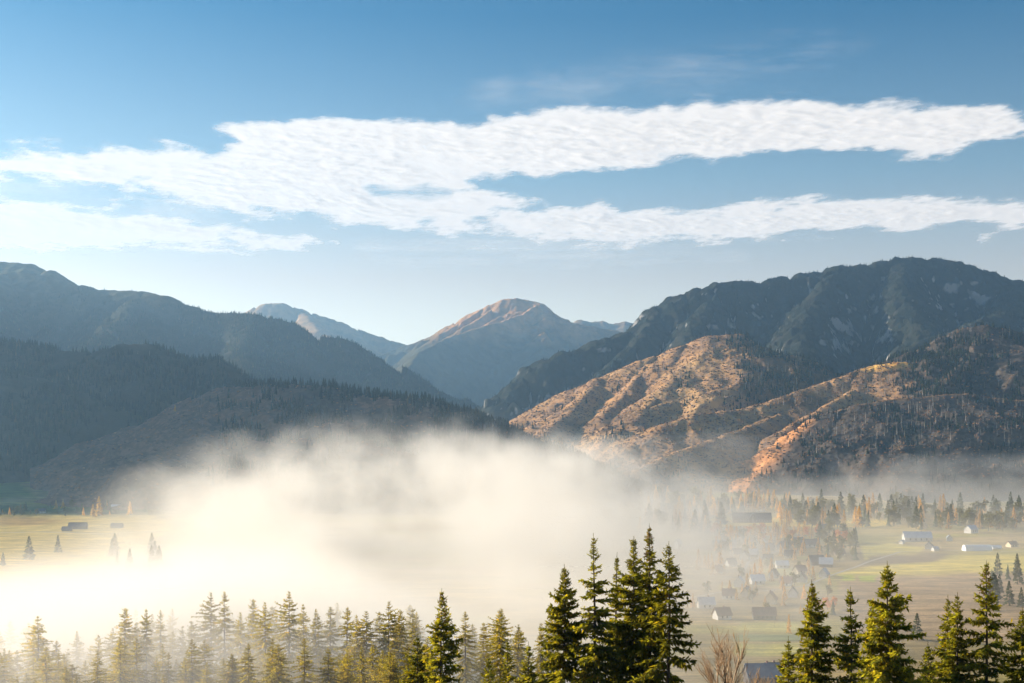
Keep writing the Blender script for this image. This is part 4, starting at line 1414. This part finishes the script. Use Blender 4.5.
def build_fog():
    """the fog bank on the valley floor: a density grid of soft hummocks torn by noise"""
    m, nt, out = new_mat('fog')
    v = nt.nodes.new('ShaderNodeVolumePrincipled')
    v.inputs['Color'].default_value = (1.0, 0.97, 0.915, 1)
    v.inputs['Density'].default_value = 1.0
    v.inputs['Anisotropy'].default_value = 0.22
    nt.links.new(v.outputs[0], out.inputs['Volume'])
    ng = bpy.data.node_groups.new('fog_density', 'GeometryNodeTree')
    ng.interface.new_socket('Geometry', in_out='OUTPUT', socket_type='NodeSocketGeometry')
    L = ng.links
    nn = ng.nodes

    def n(t, **kw):
        x = nn.new(t)
        for k, val in kw.items():
            setattr(x, k, val)
        return x

    def math_(op, a, b=None, c=None, clamp=False):
        x = n('ShaderNodeMath', operation=op)
        x.use_clamp = clamp
        for i, s in enumerate((a, b, c)):
            if s is None:
                continue
            if isinstance(s, (int, float)):
                x.inputs[i].default_value = s
            else:
                L.new(s, x.inputs[i])
        return x.outputs[0]
    pos = n('GeometryNodeInputPosition').outputs[0]
    sep = n('ShaderNodeSeparateXYZ')
    L.new(pos, sep.inputs[0])

    def blob(c, r):
        a = n('ShaderNodeVectorMath', operation='SUBTRACT')
        L.new(pos, a.inputs[0])
        a.inputs[1].default_value = c
        b = n('ShaderNodeVectorMath', operation='DIVIDE')
        L.new(a.outputs[0], b.inputs[0])
        b.inputs[1].default_value = r
        d = n('ShaderNodeVectorMath', operation='DOT_PRODUCT')
        L.new(b.outputs[0], d.inputs[0])
        L.new(b.outputs[0], d.inputs[1])
        return math_('MAXIMUM', math_('SUBTRACT', 1.0, d.outputs['Value']), 0.0)

    def noise(scale, detail, rough, stretch=(1, 1, 1), seed=0.0):
        mp = n('ShaderNodeVectorMath', operation='MULTIPLY')
        L.new(pos, mp.inputs[0])
        mp.inputs[1].default_value = stretch
        x = n('ShaderNodeTexNoise', noise_dimensions='4D')
        L.new(mp.outputs[0], x.inputs['Vector'])
        x.inputs['W'].default_value = seed
        x.inputs['Scale'].default_value = scale
        x.inputs['Detail'].default_value = detail
        x.inputs['Roughness'].default_value = rough
        return x.outputs[0]
    nz = noise(1 / 150.0, 7, .66, (1.15, .8, 1.2), 3.1)
    nzl = noise(1 / 430.0, 2, .5, (1, .7, 2.0), 7.7)
    nzf = noise(1 / 52.0, 4, .6, (1.3, .7, 1.0), 5.4)
    nz = math_('ADD', nz, math_('MULTIPLY', math_('SUBTRACT', nzf, 0.5), 0.85))
    nz0 = math_('ADD', math_('SUBTRACT', nz, 0.5), math_('MULTIPLY', math_('SUBTRACT', nzl, 0.5), 0.8))
    total = None
    for c, r, dens, tear in FOG:
        b = blob(c, r)
        d = math_('MAXIMUM', math_('ADD', math_('SUBTRACT', b, 0.28), math_('MULTIPLY', nz0, tear)), 0.0)
        d = math_('MULTIPLY', math_('MINIMUM', d, 0.7), math_('MULTIPLY', b, 2.4, clamp=True))
        d = math_('MULTIPLY', d, dens)
        total = d if total is None else math_('ADD', total, d)
    # thin ground mist in the whole valley
    hz = math_('EXPONENT', math_('MULTIPLY', math_('MAXIMUM', sep.outputs[2], 0.0), -1 / 34.0))
    yy = n('ShaderNodeMapRange')
    L.new(sep.outputs[1], yy.inputs[0])
    for i, val in ((1, 420.0), (2, 1000.0), (3, 0.0), (4, 1.0)):
        yy.inputs[i].default_value = val
    nz2 = noise(1 / 420.0, 3, .6, (1, 1, 2), 8.0)
    thin = math_('MULTIPLY', math_('MULTIPLY', hz, yy.outputs[0]), math_('MULTIPLY', math_('MAXIMUM', math_('SUBTRACT', nz2, 0.25), 0.0), MIST * 3))
    xx = n('ShaderNodeMapRange')
    L.new(sep.outputs[0], xx.inputs[0])
    for i, val in ((1, -520.0), (2, -230.0), (3, 0.12), (4, 1.0)):
        xx.inputs[i].default_value = val
    thin = math_('MULTIPLY', thin, xx.outputs[0])
    total = math_('ADD', total, thin)
    vc = n('GeometryNodeVolumeCube')
    L.new(total, vc.inputs['Density'])
    vc.inputs['Min'].default_value = (-1500, 118, -8)
    vc.inputs['Max'].default_value = (1500, 2700, 190)
    vc.inputs['Resolution X'].default_value = 270
    vc.inputs['Resolution Y'].default_value = 220
    vc.inputs['Resolution Z'].default_value = 48
    sm = n('GeometryNodeSetMaterial')
    sm.inputs['Material'].default_value = m
    L.new(vc.outputs[0], sm.inputs[0])
    go = n('NodeGroupOutput')
    L.new(sm.outputs[0], go.inputs[0])
    me = bpy.data.meshes.new('fog')
    me.materials.append(m)
    o = link('fog', me)
    md = o.modifiers.new('fog_density', 'NODES')
    md.node_group = ng
    tag(o, kind='stuff')


MIST = 0.0021
FOG = [   # centre, radii, density, how torn
    ((-75, 1560, -10), (440, 700, 174), 0.0085, 3.1),
    ((-190, 930, -10), (370, 330, 56), 0.0030, 1.6),
    ((-100, 1120, -5), (240, 300, 64), 0.0050, 1.2),
    ((120, 790, 0), (150, 240, 52), 0.0040, 1.5),
    ((-105, 190, 45), (120, 110, 60), 0.0060, 0.8),
    ((-10, 1200, -10), (350, 560, 92), 0.0065, 1.6),
    ((-110, 365, 18), (205, 250, 72), 0.0360, 1.0),
    ((-40, 640, 10), (210, 320, 64), 0.0070, 1.2),
    ((930, 2290, 10), (560, 190, 95), 0.0055, 2.2),
    ((90, 1700, 0), (210, 520, 76), 0.0024, 2.2),
    ((270, 2500, 40), (400, 250, 120), 0.0020, 2.8),
]


def build_clouds():
    ZK = 4200.0
    def cloud_mat(name, veil):
        m, nt, out = new_mat(name)
        at = nt.nodes.new('ShaderNodeAttribute')
        at.attribute_name = 'Tint'
        n1 = noise_tex(nt, 1 / 300.0, 9, .62, dist=.4)
        n2 = noise_tex(nt, 1 / 1900.0, 6, .6, stretch=(.45, 1, 1))

        def ma(a, k, c):
            x = nt.nodes.new('ShaderNodeMath')
            x.operation = 'MULTIPLY_ADD'
            nt.links.new(a, x.inputs[0])
            x.inputs[1].default_value = k
            if isinstance(c, float):
                x.inputs[2].default_value = c
            else:
                nt.links.new(c, x.inputs[2])
            return x.outputs[0]
        if veil:
            f = ma(n2, 2.2, ma(n1, .5, -1.05))
            mu = nt.nodes.new('ShaderNodeMath')
            mu.operation = 'MULTIPLY'
            mu.use_clamp = True
            nt.links.new(at.outputs['Fac'], mu.inputs[0])
            nt.links.new(f, mu.inputs[1])
            al = mu.outputs[0]
        else:
            v = ma(n1, .95, ma(n2, 1.1, at.outputs['Fac']))
            mr = nt.nodes.new('ShaderNodeMapRange')
            mr.interpolation_type = 'SMOOTHSTEP'
            mr.inputs['From Min'].default_value = 1.42
            mr.inputs['From Max'].default_value = 2.55
            nt.links.new(v, mr.inputs[0])
            al = mr.outputs[0]
        df = nt.nodes.new('ShaderNodeBsdfDiffuse')
        df.inputs[0].default_value = (.97, .96, .95, 1)
        tl = nt.nodes.new('ShaderNodeBsdfTranslucent')
        tl.inputs[0].default_value = (.99, .98, .97, 1)
        ms = nt.nodes.new('ShaderNodeMixShader')
        ms.inputs[0].default_value = .9
        nt.links.new(df.outputs[0], ms.inputs[1])
        nt.links.new(tl.outputs[0], ms.inputs[2])
        tr = nt.nodes.new('ShaderNodeBsdfTransparent')
        mx = nt.nodes.new('ShaderNodeMixShader')
        nt.links.new(al, mx.inputs[0])
        nt.links.new(tr.outputs[0], mx.inputs[1])
        nt.links.new(ms.outputs[0], mx.inputs[2])
        nt.links.new(mx.outputs[0], out.inputs[0])
        return m
    m_cloud, m_veil = cloud_mat('cloud', False), cloud_mat('cloud_veil', True)

    def cloud(polys, holes, x0, x1, y0, y1, soft, gain, thick, label, m=m_cloud):
        pxs = np.arange(x0, x1 + 1, 3.0)
        pys = np.arange(y0, y1 + .5, 1.25)
        PY, PX = np.meshgrid(pys, pxs, indexing='ij')
        D = (ZK - ZC) * F / (HY - PY)
        X = (PX - HX) / F * D
        den = np.zeros(PX.shape)
        rag = soft * (.75 * fbm(X / 900, D / 1500, 5, 88, .6) + .5 * fbm(X / 3500, D / 3500, 3, 89))     # torn outlines
        for poly in polys:
            sd = poly_sd(PX, PY, poly) + rag
            den = np.maximum(den, sstep(-soft * 1.3, soft * 1.4, sd))
        for poly, amt in holes:
            den = den * (1 - amt * sstep(-9, 9, poly_sd(PX, PY, poly)))
        D = (ZK - ZC) * F / (HY - PY)
        X = (PX - HX) / F * D
        t = thick * den
        nv = PX.size
        Vt = np.stack([X, D, ZK + t], -1).reshape(-1, 3)
        Vb = np.stack([X, D, ZK - t * .4], -1).reshape(-1, 3)
        Fc = grid_faces(*PX.shape)
        keep = (den.ravel()[Fc] > 0.01).any(1)
        Fc = Fc[keep]
        # closed: top, bottom and a rim
        e = np.concatenate([Fc[:, [0, 1]], Fc[:, [1, 2]], Fc[:, [2, 3]], Fc[:, [3, 0]]])
        key = np.sort(e, 1)
        _, ix, cnt = np.unique(key[:, 0].astype(np.int64) * nv + key[:, 1], return_index=True, return_counts=True)
        rim = e[ix[cnt == 1]]
        side = np.stack([rim[:, 0], rim[:, 1], rim[:, 1] + nv, rim[:, 0] + nv], 1)
        Fa = np.concatenate([Fc, Fc[:, ::-1] + nv, side])
        V = np.concatenate([Vt, Vb])
        used = np.unique(Fa)
        mp = np.zeros(len(V), int)
        mp[used] = np.arange(len(used))
        me = mesh_np('cloud', V[used], mp[Fa], np.full(len(Fa), 4), [m], None, True)
        d2 = np.concatenate([den.ravel() * .35, den.ravel()])[used] * gain
        put_tint(me, d2[:, None] * np.ones(3))
        o = link('cloud', me)
        tag(o, label, 'cloud')
    c1 = [(-60, 168), (-10, 158), (40, 150), (80, 152), (110, 148), (140, 156), (180, 153), (212, 152), (236, 140), (224, 130), (240, 126), (280, 121), (330, 119), (400, 120), (440, 122), (480, 121), (520, 113), (600, 109), (700, 108),
          (800, 106), (900, 108), (960, 111), (1024, 120), (1080, 124), (1080, 134), (1024, 136), (972, 146), (927, 154), (862, 149), (762, 154), (677, 160), (612, 166), (562, 170), (512, 171), (486, 178), (468, 190), (500, 200), (530, 208),
          (520, 226), (450, 227), (400, 229), (360, 225), (320, 215), (280, 209), (225, 202), (190, 196), (150, 184), (120, 189), (90, 187), (60, 178), (30, 176), (-60, 182)]
    c2 = [(380, 222), (470, 210), (512, 208), (562, 209), (637, 213), (727, 211), (772, 205), (827, 201), (912, 202), (1024, 203), (1100, 204), (1100, 222), (1024, 223), (937, 226), (862, 230), (792, 231), (737, 236), (662, 238), (587, 236), (512, 229), (440, 231)]
    cloud([c1, c2], [([(355, 186), (372, 180), (398, 185), (425, 180), (448, 185), (462, 190), (452, 199), (430, 203), (405, 202), (372, 200)], .68), ([(400, 155), (455, 152), (490, 172), (440, 182)], .3)], -72, 1110, 84, 254, 13, 2.35, 22, 'large white streaked cloud, broad at left and drawn out rightwards into two long bands')
    c3 = [(-90, 198), (0, 200), (50, 204), (110, 213), (170, 222), (220, 231), (300, 239), (335, 241), (290, 246), (200, 249), (100, 246), (40, 249), (0, 247), (-90, 249)]
    cloud([c3], [], -100, 345, 186, 264, 9, 2.35, 20, 'smooth white cloud wedge low at the left edge')
    cloud([[(480, 100), (540, 82), (620, 62), (720, 48), (800, 44), (860, 48), (760, 66), (660, 84), (560, 100)]], [], 440, 900, 28, 118, 20, .45, 10, 'faint wide wispy veil of cloud high in the blue', m_veil)
    cloud([[(-90, 184), (0, 182), (60, 184), (105, 189), (40, 198), (-90, 198)], [(150, 211), (190, 209), (216, 216), (180, 220)], [(360, 248), (470, 240), (640, 246), (740, 256), (560, 262), (400, 260)]], [], -100, 760, 174, 274, 11, .7, 10,
          'faint shreds of thin cloud around the large streaked cloud', m_veil)


# ------------------------------------------------------------------ build everything
MATS = {
    'bark': simple('bark', (0.07, 0.05, 0.035), (0.13, 0.10, 0.075), 3, .9, bump=.3),
    'needle': foliage('spruce_needles', (0.12, 0.135, 0.022), (0.215, 0.215, 0.038), .5, .6, (2.1, 1.8, .45), 'Tint'),
    'mist_needle': foliage('backlit_spruce_needles', (0.22, 0.195, 0.035), (0.32, 0.275, 0.055), .5, .55, (2.0, 1.8, .5), 'Tint'),  # golden backlight in the mist is put into the needle colour
    'cone': simple('cone_scales', (0.22, 0.11, 0.05), (0.32, 0.17, 0.08), 8, .8),
    'dark_timber': simple('dark_timber', (0.04, 0.03, 0.026), (0.075, 0.055, 0.045), .6),
    'grey_timber': simple('grey_timber', (0.10, 0.09, 0.085), (0.17, 0.15, 0.135), .6),
    'slate': simple('slate_roof', (0.07, 0.075, 0.085), (0.13, 0.135, 0.145), .5, .6),
    'blue_slate': simple('blue_slate_roof', (0.20, 0.22, 0.26), (0.28, 0.30, 0.34), .5, .6),
    'tin': simple('tin_roof', (0.42, 0.46, 0.52), (0.55, 0.58, 0.63), .3, .45),
    'clay': simple('clay_roof', (0.22, 0.14, 0.11), (0.30, 0.19, 0.14), .5),
    'plaster': simple('plaster', (0.55, 0.53, 0.50), (0.68, 0.66, 0.62), .3),
    'white_wall': simple('white_wall', (0.75, 0.74, 0.72), (0.82, 0.81, 0.79), .3),
    'cream': simple('cream_wall', (0.62, 0.52, 0.36), (0.72, 0.60, 0.42), .3),
    'brick': simple('brick', (0.22, 0.12, 0.09), (0.32, 0.18, 0.13), 2),
    'pane': simple('window_pane', (0.03, 0.035, 0.045), (0.06, 0.065, 0.08), 1, .15, .5),
    'pale_pane': simple('pale_window', (0.30, 0.29, 0.28), (0.42, 0.40, 0.38), 1, .3, .5),
    'white_sheet': simple('white_sheet', (0.74, 0.76, 0.80), (0.84, 0.85, 0.87), .2, .5),
    'gravel': simple('gravel', (0.34, 0.30, 0.25), (0.46, 0.41, 0.34), .8),
    'twig': simple('bare_twigs', (0.30, 0.20, 0.12), (0.44, 0.30, 0.17), 1.2),
}

build_world()
build_ground()
build_mountains()
build_forests()
build_snags()
build_near_trees(MATS)
bare_tree(726, 624, 112, .52, 5, MATS['twig'], 'bare leafless tree with upswept tan twigs right of the tall spruce cluster', 4)
bare_tree(757, 664, 116, .9, 8, MATS['twig'], 'small low leafless tree, only its twig tips showing, before the nearest house', 3)
build_mist_trees(MATS)
build_valley_trees()
build_houses()
build_lanes()
build_clouds()
build_haze()
build_fog()

cam = bpy.data.cameras.new('camera')
co = bpy.data.objects.new('camera', cam)
C.objects.link(co)
co.location = (0, 0, ZC)
co.rotation_euler = (PI / 2, 0, 0)
cam.sensor_width = 36
cam.lens = 36 * F / 1024
cam.shift_y = (HY - 341.5) / 1024
cam.clip_start = 0.5
cam.clip_end = 80000
scn.camera = co

scn.render.engine = 'CYCLES'
cy = scn.cycles
cy.use_denoising = True
cy.max_bounces = 8
cy.diffuse_bounces = 2
cy.glossy_bounces = 1
cy.transmission_bounces = 2
cy.transparent_max_bounces = 10
cy.volume_bounces = 5
cy.volume_step_rate = 2.0
cy.volume_max_steps = 512
cy.use_adaptive_sampling = True
cy.adaptive_threshold = 0.02
vs = scn.view_settings
vs.view_transform = 'Standard'
vs.look = 'None'
vs.gamma = 1.0
vs.use_curve_mapping = False
vs.exposure = 1.28
